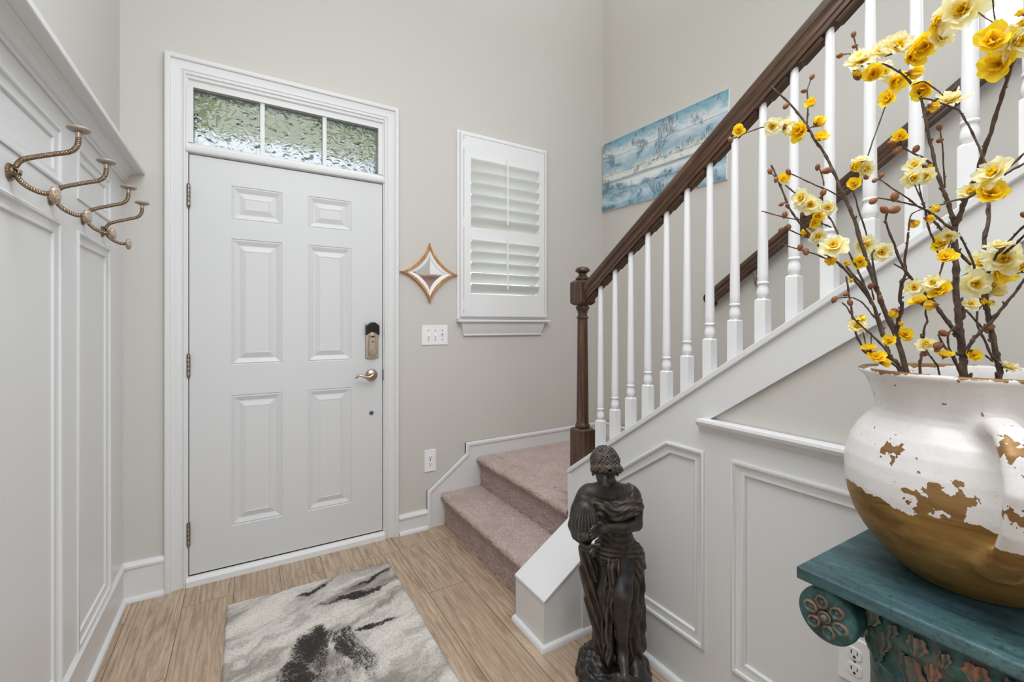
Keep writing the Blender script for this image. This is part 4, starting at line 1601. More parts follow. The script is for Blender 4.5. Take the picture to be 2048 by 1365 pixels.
# dress: bodice, girdle and long folded skirt
G = Grid((-.150, -.150, .085), (.150, .115, .70), .0036)
def foldy(k, amp, freq, tilt, ph=0.0):
    a = np.arctan2(G.Y + .01, G.X - .012)
    return amp * np.sin(a * freq + G.Z * tilt + ph)
bod = smin(G.ell((-.052, -.060, .640), (.048, .040, .036)), G.ell((.016, -.058, .634), (.050, .040, .036)), .02)
bod = smin(bod, G.cap((-.094, -.020, .640), (.060, -.020, .628), .036, .040), .025)
bod = smin(bod, G.cap((-.016, -.030, .605), (.012, -.016, .500), .060, .056), .03)
wz = .014 * np.sin(G.X * 55 + 2.0) + .010 * np.sin(G.X * 21 + G.Z * 37) + .006 * np.sin(G.Y * 80)
bod = bod + (.0026 * np.sin((G.Z * 1.0 - 2.6 * (G.X + .015) ** 2 + .35 * G.X + wz * .8) * 215) + .0012 * np.sin((G.Z * 1.3 - 4.0 * (G.X + .03) ** 2 + wz) * 330 + 1)) * np.clip((G.Z - .47) * 12, 0, 1)
bod = smax(bod, G.Z - (.668 - .10 * np.clip(.03 - np.abs(G.X + .02), -.05, .03)), .004)
bod = smax(bod, .455 - G.Z, .01)
strap = G.chain([(.054, -.050, .650), (.062, -.020, .690), (.058, .012, .685)], [.010, .008, .009])
bod = smin(bod, strap, .008)
gir = G.cap((-.030, -.030, .474), (.066, -.020, .462), .045, .034) + .003 * np.sin(G.Z * 420 + G.X * 60)
knot = G.ell((.080, -.028, .428), (.026, .034, .042)) + .003 * np.sin(G.X * 300 + G.Z * 160)
skirt = G.cap((.034, .002, .450), (.052, .014, .110), .058, .052)
skirt = smin(skirt, G.cap((-.032, .000, .430), (-.014, .018, .105), .044, .046), .03)
skirt = smin(skirt, G.cap((.074, .004, .430), (.086, .016, .110), .030, .026), .02)
tail = G.chain([(-.014, -.070, .440), (-.022, -.072, .360), (-.024, -.050, .240), (-.022, -.052, .120)], [.022, .017, .016, .022])
skirt = smin(skirt, tail, .012)
wz = .35 * np.sin(G.Z * 31 + G.X * 24) + .25 * np.sin(G.Z * 57 + 2)
a_ = np.arctan2(G.Y + .01, G.X - .012)
skirt = skirt + .0058 * np.sin(a_ * 13 + G.Z * 15 + wz * 2.2) + .0030 * np.sin(a_ * 29 - G.Z * 20 + wz * 3.5) + .0014 * np.sin(G.Z * 95 + G.X * 210)
skirt = smax(skirt, -(G.cap((.016, -.110, .375), (.014, -.120, .140), .040, .034)), .012)     # parts over the bare leg
fall = G.chain([(-.112, -.060, .500), (-.094, -.030, .390), (-.074, -.012, .310), (-.040, .006, .190), (-.030, .010, .110)], [.016, .026, .030, .030, .034])
fall = fall + .0038 * np.sin(G.X * 260 + G.Z * 90) + .002 * np.sin(G.Y * 300)
dress = smin(bod, gir, .012)
dress = smin(dress, knot, .012)
dress = smin(dress, skirt, .016)
dress = smin(dress, fall, .010)
dress = smax(dress, .088 - G.Z, .006)
obj('dress', G.mesh(dress, 'dress', M['bronze_warm']), None, sta, label='folded drapery rubbed with warm bronze')

# urn held upside down
mb = MB()
rib = lambda a, k: 1 + (.05 * math.cos(a * 22) if 2 <= k <= 9 else (.05 * math.cos(a * 14) if k >= 14 else .02 * math.sin(a * 19)))
mb.lathe([(.004, .672), (.014, .670), (.020, .664), (.026, .655), (.032, .643), (.037, .630), (.041, .616), (.0435, .602), (.0440, .592), (.0435, .586), (.0465, .582), (.0470, .574), (.0465, .568), (.040, .560), (.030, .553), (.024, .546), (.020, .538), (.0175, .526), (.020, .522), (.020, .515), (.012, .513), (.010, .525), (.002, .526)], 88, (-.114, -.098, 0), rib=rib)
obj('urn', mb, M['bronze'], sta, angle=50, label='ribbed urn tipped over')
# rocky base
G = Grid((-.150, -.150, -.008), (.150, .150, .150), .0038)
rr = np.sqrt(G.X ** 2 + G.Y ** 2)
ang_ = np.arctan2(G.Y, G.X)
R0 = .126 + .006 * np.sin(ang_ * 3 + 1) + .003 * np.sin(ang_ * 7)
slab_ = np.maximum(rr - R0 + np.clip(G.Z - .03, 0, 1) * .5, G.Z - .062) - .004
rock = smin(slab_, G.ell((.01, .050, .05), (.090, .066, .080)), .02)
rock = smin(rock, G.ell((-.060, .020, .05), (.050, .070, .055)), .02)
rock = smin(rock, G.ell((.070, -.020, .045), (.046, .075, .070)), .02)
rock = smin(rock, G.ell((.010, -.100, .05), (.040, .036, .058)), .02)
rock = rock + .005 * np.sin(G.X * 95 + 3 * np.sin(G.Y * 45)) * np.sin(G.Y * 70 + G.Z * 60) + .0022 * np.sin(rr * 260 + 4 * np.sin(ang_ * 3))
rock = smax(rock, .001 - G.Z, .003)
obj('base', G.mesh(rock, 'base', M['bronze']), None, sta, label='rocky round base')

# ---------------------------------------------------------------- pedestal
PX0, PX1, PY0, PY1, PZ = .873, 1.273, .039, .439, .810
pcx, pcy = (PX0 + PX1) / 2, (PY0 + PY1) / 2
ped = thing('pedestal', 'distressed teal column pedestal with copper rubbed carving carrying the vase', 'pedestal', (pcx, pcy, 0))
hw = .2
obj('top_slab', bx(-hw, hw, -hw, hw, PZ - .022, PZ), M['teal'], ped, bevel=.003, label='flat teal painted top slab')
mb = MB()
mb.prism([(-hw + .018, -hw + .018), (hw - .018, -hw + .018), (hw - .018, hw - .018), (-hw + .018, hw - .018)], PZ - .030, PZ - .022, 'z')
obj('top_fillet', mb, M['relief'], ped, bevel=.002)
# echinus and bell
mb = MB()
mb.lathe([(.150, .60), (.152, .655), (.158, .660), (.160, .668), (.156, .676), (.154, .684), (.158, .700), (.166, .718), (.176, .735), (.182, .748), (.184, .758), (.180, .768), (.176, .781)], 64)
obj('bell', mb, M['relief_soft'], ped, angle=40)
# fluted shaft and foot
mb = MB()
fl = lambda a, k: 1 - .055 * max(0, math.cos(a * 20)) ** .6
mb.lathe([(.158, .09), (.156, .12), (.150, .62), (.150, .655)], 160, rib=fl)
obj('fluted_shaft', mb, M['teal'], ped, angle=60)
mb = MB()
mb.box(-.19, .19, -.19, .19, 0, .05)
mb.lathe([(.18, .05), (.185, .06), (.18, .075), (.165, .082), (.162, .095)], 48)
obj('foot', mb, M['teal'], ped, angle=40)
# scroll bolsters with rosettes on both ends
def spiral_disc(mb, x, sgn, cy, cz, r):
    pts = []
    for k in range(46):
        t = k / 45
        a = math.pi / 2 + t * 4.2 * math.pi * .55
        rr_ = r * (.97 - .42 * t)
        pts.append((x - sgn * .002, cy + rr_ * math.cos(a), cz + rr_ * math.sin(a)))
    mb.tube(pts, [r * .085 * (1 - .4 * k / 45) for k in range(46)], 6)
for cy, nm in ((.395 - pcy, 1), (.083 - pcy, -1)):
    cz, r = .737, .0475
    mb = MB()
    rotx = Matrix.Rotation(R(90), 3, 'Y')
    xl = .885 - pcx
    prof = [(.004, 0), (r * .90, .0), (r * .985, .004), (r, .012), (r * .97, .03), (r * .80, .12), (r * .72, .188), (r * .80, .256), (r * .97, .346), (r, .364), (r * .985, .372), (r * .90, .376), (.004, .376)]
    mb.lathe([(a, b) for a, b in prof], 40, (xl, cy, cz), rot=rotx)
    bo = obj('scroll', mb, M['relief_soft'], ped, angle=50, label='rolled corner scroll')
    for xx, sg in ((xl, 1), (xl + .376, -1)):
        mb = MB()
        for k in range(6):
            a = 2 * math.pi * k / 6 + .3
            n0 = 10
            pv, pf = [], []
            for i in range(7):
                for j in range(n0):
                    u, b = i / 6, 2 * math.pi * j / n0
                    lx = .52 * r + math.cos(b) * .27 * r * u
                    ly = math.sin(b) * .225 * r * u
                    hgt = (.0022 + .0050 * math.exp(-((u - .78) / .16) ** 2) + .0012 * math.cos(b * 5) * u) if u < .99 else .0
                    yy = lx * math.cos(a) - ly * math.sin(a)
                    zz = lx * math.sin(a) + ly * math.cos(a)
                    pv.append((xx - sg * hgt, cy + yy, cz + zz))
            for i in range(6):
                for j in range(n0):
                    q = (j + 1) % n0
                    pf.append((i * n0 + j, i * n0 + q, (i + 1) * n0 + q, (i + 1) * n0 + j))
            mb.add(pv, pf)
        mb.lathe([(.010, 0), (.010, .005), (.0085, .0075), (.0072, .0055), (.0062, .0055), (.0055, .0085), (.003, .0105), (.0005, .011)], 20, (xx, cy, cz), rot=Matrix.Rotation(R(-90 * sg), 3, 'Y'))
        obj('rosette', mb, M['relief'], bo, smooth=True, label='carved flower rubbed with copper')
# egg and leaf band and draped leaves on the four faces
mb = MB()
def leaf(mb, P, U, V, W_, L, wd, curl):
    """small carved leaf: P base point, U across, V down, W_ outward"""
    P, U, V, W_ = Vector(P), Vector(U), Vector(V), Vector(W_)
    nu, nv = 8, 9
    pv, pf = [], []
    for i in range(nv + 1):
        t = i / nv
        half = wd * (math.sin(math.pi * min(1, t * .9 + .12)) ** .7) * (1 + .18 * math.sin(t * 16))
        for j in range(nu + 1):
            s = -1 + 2 * j / nu
            hgt = .002 + curl * (1 - s * s) * (1.1 - .5 * t) + .003 * math.cos(s * math.pi * 2.5) + curl * .8 * max(0, t - .65) * 2
            pv.append(P + U * (s * half) + V * (L * t) + W_ * hgt)
    for i in range(nv):
        for j in range(nu):
            a = i * (nu + 1) + j
            pf.append((a, a + 1, a + nu + 2, a + nu + 1))
    mb.add([tuple(p) for p in pv], pf)
for face in range(4):
    mb = MB()
    rm = Matrix.Rotation(face * math.pi / 2, 3, 'Z')
    for k in range(7):
        y = -.096 + .032 * k
        xx = -math.sqrt(max(.01, .181 ** 2 - y * y)) - .002
        n_ = Vector((xx, y, 0)).normalized()
        u_ = Vector((-n_.y, n_.x, 0))
        if k % 2 == 0:
            leaf(mb, rm @ Vector((xx, y, .774)), rm @ u_, Vector((0, 0, -1)), rm @ n_, .030, .014, .006)
        else:
            leaf(mb, rm @ Vector((xx, y, .772)), rm @ u_, Vector((0, 0, -1)), rm @ n_, .022, .008, .008)
    obj('egg_and_leaf_band', mb, M['relief'], ped, smooth=True, label='row of copper rubbed leaves')
mb = MB()
for k in range(16):
    a = 2 * math.pi * k / 16 + .1
    n_ = Vector((math.cos(a), math.sin(a), 0))
    u_ = Vector((-n_.y, n_.x, 0))
    leaf(mb, n_ * .166 + Vector((0, 0, .728)), u_, (Vector((0, 0, -1)) - n_ * .16).normalized(), n_, .062, .019, .007)
    leaf(mb, (Matrix.Rotation(.196, 3, 'Z') @ n_) * .170 + Vector((0, 0, .742)), Matrix.Rotation(.196, 3, 'Z') @ u_, Vector((0, 0, -1)), Matrix.Rotation(.196, 3, 'Z') @ n_, .034, .010, .007)
obj('hanging_leaves', mb, M['relief'], ped, smooth=True)

# ---------------------------------------------------------------- vase
VX, VY = 1.094, .261
vase = thing('vase', 'big two tone pitcher vase, crackled white over gold, on the teal pedestal', 'vase', (VX, VY, PZ))
VPROF = [(.080, 0), (.088, .003), (.100, .012), (.118, .030), (.135, .048), (.150, .068), (.164, .095), (.173, .125), (.1775, .155), (.1785, .180), (.176, .205), (.169, .232), (.158, .254), (.146, .270), (.136, .281), (.1315, .291), (.132, .305), (.1365, .325), (.1425, .342), (.148, .354), (.153, .363)]
G = Grid((-.300, -.225, -.006), (.200, .200, .385), .0033)
rr = np.sqrt(G.X ** 2 + G.Y ** 2)
pz = np.array([p[1] for p in VPROF])
pr_ = np.array([p[0] for p in VPROF])
def prof_sdf(off):
    r0 = np.interp(G.Z, pz, pr_) - off
    sl = np.interp(G.Z, pz, np.gradient(pr_, pz))
    return (rr - r0) / np.sqrt(1 + np.clip(sl, -3, 3) ** 2)
outer = np.maximum(prof_sdf(0), np.maximum(-G.Z, G.Z - .3635))
inner = np.maximum(prof_sdf(.0085), .02 - G.Z)
HA = R(204)
hd = np.array([math.cos(HA), math.sin(HA)])
def hp(r, z, s=0.0):
    return (hd[0] * r - hd[1] * s, hd[1] * r + hd[0] * s, z)
hpts = [(.126, .284), (.170, .299), (.215, .295), (.247, .270), (.262, .226), (.250, .172), (.218, .124), (.165, .090)]
strap = None
for s in (-.007, .007):
    g_ = G.chain([hp(a, b, s) for a, b in hpts], [.016, .0125, .0115, .011, .011, .0115, .013, .017])
    strap = g_ if strap is None else smin(strap, g_, .010)
F = smin(outer, strap, .022)
rimr = np.sqrt((rr - .1495) ** 2 + (G.Z - .3605) ** 2) - .0062
F = smin(F, rimr, .004)
F = smax(F, -inner, .003)
obj('vessel', G.mesh(F, 'vessel', M['vase']), None, vase, label='white and gold vessel with strap handle')

BRANCHES={
'A':dict(
 stems=[[(1.0612,.2997,1.0200,.0053),(1.0427,.3215,1.1150,.0053),(1.0344,.3313,1.1777,.0047),(1.0402,.3464,1.2339,.0044),(1.0385,.3647,1.2856,.0041),(1.0394,.3736,1.3155,.0039),(1.0401,.3817,1.3430,.0038),(1.0418,.3995,1.4056,.0035),(1.0444,.4156,1.4672,.0032),(1.0427,.4287,1.5091,.0030),(1.0396,.4425,1.5508,.0028),(1.0369,.4550,1.5900,.0027),(1.0321,.4668,1.6209,.0025),(1.0249,.4777,1.6421,.0024),(1.0222,.4851,1.6631,.0023),(1.0161,.4969,1.6916,.0022),(1.0047,.5143,1.7269,.0020),(.9910,.5320,1.7558,.0018),(.9809,.5446,1.7750,.0017)],
  [(1.0275,.4876,1.6652,.0017),(1.0105,.5001,1.6735,.0016),(.9860,.5179,1.6757,.0015),(.9530,.5418,1.6795,.0013),(.9240,.5629,1.6691,.0012),(.8958,.5836,1.6544,.0011)],
  [(1.0211,.4914,1.6800,.0016),(1.0253,.4915,1.7235,.0013),(1.0261,.4929,1.7562,.0012),(1.0339,.4897,1.7803,.0011)],
  [(1.0017,.3342,1.2437,.0036),(.9974,.3292,1.2652,.0032),(.9934,.3230,1.2890,.0029),(.9852,.3231,1.3020,.0028),(.9761,.3167,1.3343,.0024),(.9708,.3164,1.3245,.0023),(.9683,.3101,1.3444,.0021),(.9584,.3083,1.3649,.0019),(.9504,.3024,1.3921,.0016),(.9444,.2985,1.4108,.0015)],
  [(.9508,.3006,1.4135,.0013),(.9504,.2979,1.4372,.0010),(.9561,.2931,1.4444,.0009),(.9651,.2862,1.4490,.0008)],
  [(.9655,.3092,1.3459,.0013),(.9550,.3092,1.3504,.0012),(.9237,.3109,1.3577,.0010)],
  [(.9678,.3545,1.3012,.0013),(.9560,.3531,1.3177,.0010),(.9503,.3532,1.3237,.0009)],
  [(1.0688,.4107,1.4075,.0015),(1.0737,.4058,1.4375,.0014),(1.0598,.4114,1.4772,.0014),(1.0509,.4148,1.5069,.0013),(1.0453,.4168,1.5267,.0013),(1.0511,.4115,1.5562,.0013),(1.0627,.4024,1.5855,.0012),(1.0747,.3920,1.6342,.0011),(1.0865,.3816,1.6826,.0011),(1.0909,.3775,1.7048,.0010),(1.0942,.3738,1.7307,.0010),(1.0908,.3742,1.7547,.0010)],
  [(1.0170,.4182,1.5010,.0015),(.9908,.4339,1.5197,.0013),(.9645,.4496,1.5325,.0012),(.9390,.4647,1.5464,.0011),(.9204,.4758,1.5562,.0010)],
  [(.9909,.4455,1.5337,.0012),(.9892,.4465,1.5476,.0011),(.9840,.4496,1.5656,.0010),(.9797,.4521,1.5736,.0010)],
  [(.9663,.3437,1.2989,.0018),(.9587,.3482,1.3361,.0016),(.9526,.3518,1.3804,.0014),(.9587,.3482,1.3893,.0013)],
  [(.9136,.5706,1.6637,.0013),(.9095,.5730,1.6740,.0011)],
  [(1.0206,.4882,1.6705,.0013),(1.0360,.4790,1.6808,.0011)],
  [(1.0255,.4769,1.6404,.0013),(1.0335,.4721,1.6482,.0011)],
  [(1.0253,.4916,1.7253,.0013),(1.0318,.4877,1.7257,.0011)],
  [(.9587,.3482,1.3893,.0013),(.9671,.3432,1.3848,.0011)],
  [(1.0908,.3742,1.7547,.0013),(1.0815,.3798,1.7557,.0011)],
  [(1.0933,.3739,1.7368,.0013),(1.1039,.3676,1.7374,.0011)],
  [(1.0612,.4036,1.5817,.0013),(1.0544,.4077,1.5856,.0011)],
  [(1.0548,.4086,1.5655,.0013),(1.0427,.4158,1.5730,.0011)],
  [(1.0573,.4066,1.5720,.0013),(1.0637,.4028,1.5678,.0011)],
  [(.9506,.2988,1.4288,.0013),(.9552,.2961,1.4282,.0011)],
  [(.9953,.3261,1.2773,.0013),(.9881,.3304,1.2794,.0011)],
  [(1.0401,.3460,1.2327,.0013),(1.0526,.3386,1.2376,.0011)],
  [(1.0261,.4928,1.7543,.0012),(1.0196,.4966,1.7540,.0011)],
  [(1.0014,.5186,1.7340,.0012),(.9967,.5215,1.7268,.0011)],
  [(.9856,.4486,1.5600,.0012),(.9952,.4429,1.5636,.0011)],
  [(.9812,.4396,1.5244,.0012),(.9789,.4410,1.5177,.0011)],
  [(1.0522,.4106,1.5590,.0012),(1.0638,.4037,1.5511,.0011)],
  [(.9952,.3258,1.2783,.0012),(.9869,.3307,1.2811,.0011)]],
 blossoms=[(.9038,.5694,1.6714,'y',.0139),
  (.9593,.5295,1.6773,'p',.0191),
  (.9814,.5134,1.6751,'b',.0180),
  (1.0040,.4969,1.6655,'y',.0232),
  (1.0294,.4760,1.6781,'o',.0178),
  (1.0268,.4691,1.6457,'y',.0156),
  (1.0252,.4846,1.7227,'y',.0137),
  (1.0652,.4051,1.4165,'p',.0210),
  (.9597,.3406,1.3839,'p',.0176),
  (1.0843,.3744,1.7017,'y',.0177),
  (1.0741,.3772,1.7523,'p',.0196),
  (1.0964,.3651,1.7342,'y',.0216),
  (1.0473,.4049,1.5834,'s',.0169),
  (1.0357,.4130,1.5709,'y',.0139),
  (1.0565,.4001,1.5658,'p',.0179),
  (1.0393,.4127,1.5366,'y',.0139),
  (.9474,.2937,1.4268,'o',.0108),
  (.9806,.3279,1.2792,'o',.0114),
  (.9946,.3262,1.2581,'y',.0071),
  (1.0450,.3361,1.2378,'y',.0148)],
 buds=[(.8958,.5836,1.6544,.0000,.0000,.0000,.0065),
  (1.0357,.4886,1.7846,.0018,-.0011,.0043,.0064),
  (1.0196,.4966,1.7540,-.0065,.0038,-.0003,.0059),
  (.9967,.5215,1.7268,-.0047,.0028,-.0072,.0070),
  (.9503,.3532,1.3246,.0000,.0000,.0009,.0058),
  (.9797,.4521,1.5706,-.0012,.0007,-.0008,.0060),
  (.9952,.4429,1.5636,.0095,-.0057,.0036,.0085),
  (.9195,.4763,1.5582,-.0008,.0005,.0020,.0059),
  (.9789,.4410,1.5177,-.0023,.0014,-.0066,.0069),
  (1.0638,.4037,1.5511,.0116,-.0069,-.0079,.0055),
  (.9869,.3307,1.2811,-.0082,.0049,.0028,.0062),
  (.9648,.3446,1.3051,-.0002,.0001,-.0003,.0049)]),
'B':dict(
 stems=[[(1.0412,.2975,1.0200,.0035),(1.0114,.3180,1.1150,.0035),(.9980,.3273,1.1799,.0030),(.9912,.3386,1.1981,.0029),(.9917,.3453,1.2211,.0028),(.9918,.3557,1.2554,.0027),(.9941,.3633,1.2866,.0026),(.9908,.3721,1.3082,.0025),(.9836,.3842,1.3310,.0024),(.9732,.4002,1.3592,.0023),(.9633,.4134,1.3780,.0022),(.9479,.4331,1.4053,.0021),(.9352,.4519,1.4400,.0020),(.9268,.4642,1.4629,.0019),(.9200,.4757,1.4880,.0018),(.9174,.4857,1.5208,.0017),(.9143,.4938,1.5444,.0016),(.9125,.5006,1.5671,.0016),(.9101,.5053,1.5792,.0015)],
  [(.9564,.3496,1.2856,.0018),(.9553,.3595,1.3154,.0017),(.9524,.3743,1.3579,.0016),(.9483,.3875,1.3931,.0015),(.9438,.3977,1.4173,.0015),(.9406,.4086,1.4477,.0014),(.9370,.4154,1.4627,.0014),(.9307,.4252,1.4810,.0014),(.9171,.4405,1.4940,.0013),(.9055,.4535,1.5060,.0013),(.8928,.4690,1.5263,.0013)],
  [(.9634,.4211,1.4432,.0014),(.9518,.4322,1.4517,.0013),(.9359,.4469,1.4585,.0013),(.9146,.4663,1.4628,.0012),(.8943,.4849,1.4710,.0011),(.8737,.5036,1.4812,.0010)],
  [(.9552,.4260,1.3828,.0014),(.9396,.4397,1.3930,.0013),(.9170,.4593,1.4035,.0011),(.8906,.4819,1.4162,.0010)],
  [(.9602,.4521,1.4259,.0015),(.9365,.4662,1.4358,.0012),(.9195,.4763,1.4437,.0011),(.9068,.4839,1.4427,.0010)],
  [(.9017,.4870,1.5404,.0013),(.9003,.4940,1.5521,.0011),(.8982,.5007,1.5616,.0010)],
  [(.9616,.3348,1.2222,.0026),(.9654,.3492,1.2768,.0021),(.9636,.3581,1.3021,.0019),(.9593,.3693,1.3288,.0017),(.9519,.3812,1.3495,.0015),(.9461,.3906,1.3666,.0014)],
  [(.9564,.3496,1.2687,.0013),(.9514,.3543,1.2794,.0012),(.9458,.3597,1.2910,.0012),(.9378,.3663,1.3000,.0011),(.9256,.3760,1.3055,.0010),(.9061,.3912,1.3030,.0009)],
  [(.9144,.4936,1.5438,.0013),(.9236,.4881,1.5483,.0011)],
  [(.9215,.4355,1.4897,.0013),(.9190,.4370,1.4840,.0011)],
  [(.9342,.4197,1.4708,.0013),(.9396,.4165,1.4764,.0011)],
  [(.9449,.4385,1.4546,.0013),(.9473,.4371,1.4666,.0011)],
  [(.9426,.4410,1.4198,.0013),(.9491,.4371,1.4272,.0011)],
  [(.9451,.3948,1.4103,.0013),(.9322,.4025,1.4021,.0011)],
  [(.9514,.3776,1.3665,.0013),(.9597,.3726,1.3710,.0011)],
  [(.9791,.3911,1.3431,.0013),(.9749,.3936,1.3398,.0011)],
  [(.9619,.3360,1.2268,.0013),(.9676,.3327,1.2283,.0011)],
  [(.9195,.4764,1.4437,.0012),(.9195,.4763,1.4486,.0011)],
  [(.9191,.4794,1.5001,.0012),(.9101,.4847,1.4947,.0011)]],
 blossoms=[(.9174,.4848,1.5464,'y',.0129),
  (.9032,.4452,1.4969,'p',.0180),
  (.9125,.4339,1.4824,'p',.0188),
  (.9329,.4135,1.4749,'p',.0149),
  (.9407,.4341,1.4652,'y',.0134),
  (.9356,.4378,1.4519,'y',.0115),
  (.9427,.4555,1.4326,'o',.0127),
  (.9425,.4341,1.4260,'p',.0154),
  (.9254,.3996,1.4011,'p',.0247),
  (.9505,.4171,1.3823,'o',.0142),
  (.9526,.3698,1.3701,'y',.0127),
  (.9429,.3854,1.3686,'y',.0091),
  (.9680,.3908,1.3392,'y',.0070),
  (.9602,.3301,1.2285,'y',.0113)],
 buds=[(.8982,.5007,1.5626,.0000,.0000,.0010,.0060),
  (.9001,.4899,1.5430,-.0012,.0007,-.0012,.0054),
  (.9043,.4759,1.4713,.0006,-.0004,.0041,.0064),
  (.9212,.4559,1.4063,.0011,-.0006,.0043,.0063),
  (.9290,.4489,1.3972,-.0000,.0000,-.0007,.0072),
  (.9195,.4763,1.4486,.0000,-.0000,.0049,.0059),
  (.9060,.4844,1.4437,-.0008,.0005,.0010,.0049),
  (.9061,.3912,1.3012,.0000,.0000,-.0018,.0058),
  (.9101,.4847,1.4947,-.0090,.0054,-.0054,.0049),
  (.9183,.4776,1.4912,-.0015,.0009,-.0001,.0049)]),
'C':dict(
 stems=[[(1.0297,.2959,1.0200,.0026),(.9935,.3156,1.1150,.0026),(.9771,.3245,1.1822,.0021),(.9350,.3511,1.2038,.0019),(.9280,.3588,1.2221,.0018),(.9238,.3646,1.2413,.0018),(.9231,.3689,1.2652,.0017),(.9239,.3722,1.2892,.0016),(.9237,.3744,1.3027,.0015),(.9246,.3786,1.3334,.0014),(.9246,.3802,1.3433,.0013)],
  [(.9439,.3163,1.1929,.0019),(.9367,.3262,1.2138,.0017),(.9242,.3406,1.2375,.0015),(.9149,.3508,1.2520,.0014),(.9057,.3612,1.2685,.0013),(.9004,.3688,1.2869,.0012),(.8955,.3743,1.2957,.0011)],
  [(.9203,.3420,1.2032,.0013),(.9210,.3416,1.2220,.0010),(.9217,.3412,1.2426,.0009)],
  [(.9218,.3469,1.2063,.0013),(.9189,.3487,1.2235,.0011),(.9151,.3509,1.2443,.0009)],
  [(.9527,.3227,1.1946,.0013),(.9371,.3291,1.2050,.0010),(.9194,.3367,1.2112,.0009)],
  [(.9093,.3571,1.2621,.0013),(.9157,.3533,1.2694,.0011)],
  [(.9261,.3339,1.2089,.0013),(.9235,.3354,1.2000,.0011)],
  [(.9427,.3268,1.2013,.0013),(.9367,.3304,1.1913,.0011)],
  [(.9240,.3757,1.3116,.0012),(.9197,.3782,1.3108,.0011)]],
 blossoms=[(.9204,.3618,1.2555,'p',.0167),
  (.9086,.3506,1.2693,'y',.0095),
  (.9161,.3433,1.2152,'s',.0129),
  (.9162,.3328,1.2005,'y',.0161),
  (.9294,.3278,1.1918,'o',.0110)],
 buds=[(.9197,.3782,1.3108,-.0043,.0025,-.0008,.0049),
  (.9234,.3735,1.2955,-.0004,.0002,-.0003,.0058)]),
'D':dict(
 stems=[[(1.0921,.2977,1.0200,.0028),(1.0911,.3184,1.1150,.0028),(1.0906,.3278,1.1733,.0023),(1.0930,.3263,1.1978,.0021),(1.0963,.3244,1.2298,.0018),(1.0979,.3234,1.2515,.0017),(1.1028,.3206,1.2647,.0016),(1.0995,.3225,1.2788,.0015),(1.1028,.3206,1.2939,.0014)],
  [(1.0955,.3249,1.2185,.0019),(1.0930,.3263,1.2279,.0015),(1.0922,.3268,1.2392,.0012)],
  [(1.1028,.3206,1.2939,.0013),(1.0906,.3278,1.3014,.0011)]],
 blossoms=[(1.0828,.3255,1.3011,'s',.0187)],
 buds=[(1.0938,.3259,1.2119,-.0007,.0004,-.0003,.0052)]),
'E':dict(
 stems=[[(1.0503,.2714,1.0200,.0017),(1.0257,.2773,1.1150,.0017),(1.0146,.2800,1.1779,.0014),(1.0072,.2844,1.1941,.0013),(.9992,.2892,1.2069,.0012),(.9911,.2940,1.2231,.0011)],
  [(.9978,.2900,1.2097,.0012),(.9941,.2922,1.2069,.0011)]],
 blossoms=[(.9877,.2890,1.2243,'p',.0144)],
 buds=[(.9941,.2922,1.2069,-.0038,.0022,-.0027,.0055)]),
'F':dict(
 stems=[[(1.0552,.2557,1.0200,.0066),(1.0334,.2527,1.1150,.0066),(1.0235,.2514,1.1784,.0058),(1.0214,.2526,1.2050,.0055),(1.0200,.2535,1.2290,.0053),(1.0171,.2552,1.2523,.0051),(1.0157,.2560,1.2763,.0049),(1.0135,.2573,1.2996,.0047),(1.0114,.2586,1.3311,.0044),(1.0114,.2586,1.3652,.0041),(1.0107,.2590,1.4034,.0039),(1.0114,.2586,1.4200,.0037)],
  [(1.0114,.2586,1.4200,.0033),(1.0107,.2639,1.4443,.0031),(1.0102,.2687,1.4671,.0029),(1.0084,.2732,1.4839,.0028),(1.0068,.2829,1.5287,.0025),(1.0088,.2874,1.5587,.0023),(1.0092,.2921,1.5853,.0022),(1.0109,.2985,1.6263,.0020),(1.0118,.3021,1.6489,.0019),(1.0066,.3100,1.6729,.0017),(.9965,.3213,1.6964,.0016),(.9868,.3307,1.7088,.0015),(.9731,.3432,1.7207,.0014),(.9577,.3567,1.7229,.0013),(.9446,.3682,1.7284,.0012)],
  [(1.0114,.2586,1.4200,.0037),(1.0074,.2504,1.4434,.0035),(1.0032,.2440,1.4626,.0034),(.9985,.2303,1.4959,.0031),(.9902,.2211,1.5247,.0029),(.9823,.2113,1.5529,.0027),(.9715,.2006,1.5849,.0025),(.9614,.1919,1.6112,.0023),(.9547,.1851,1.6294,.0022),(.9473,.1788,1.6471,.0021),(.9344,.1679,1.6758,.0019),(.9120,.1549,1.7144,.0017)],
  [(.9709,.2362,1.4536,.0020),(.9749,.2248,1.4631,.0018),(.9791,.2138,1.4709,.0017),(.9825,.2028,1.4799,.0017),(.9860,.1922,1.4873,.0016),(.9905,.1779,1.4965,.0015)],
  [(.9923,.2118,1.4795,.0015),(.9909,.2046,1.4887,.0015),(.9917,.1933,1.4969,.0015),(.9905,.1779,1.5113,.0015)],
  [(.9696,.2370,1.4552,.0016),(.9621,.2495,1.4532,.0013),(.9559,.2602,1.4492,.0012),(.9480,.2731,1.4463,.0011)],
  [(1.0093,.2599,1.4158,.0021),(.9991,.2689,1.4247,.0019),(.9912,.2767,1.4378,.0017),(.9782,.2882,1.4504,.0016),(.9694,.2959,1.4568,.0014),(.9558,.3074,1.4626,.0013),(.9443,.3171,1.4667,.0012),(.9321,.3273,1.4708,.0011),(.9245,.3337,1.4729,.0010)],
  [(.9687,.2957,1.4575,.0014),(.9599,.3081,1.4744,.0012),(.9499,.3211,1.4889,.0011),(.9408,.3332,1.5045,.0009),(.9367,.3381,1.5086,.0009)],
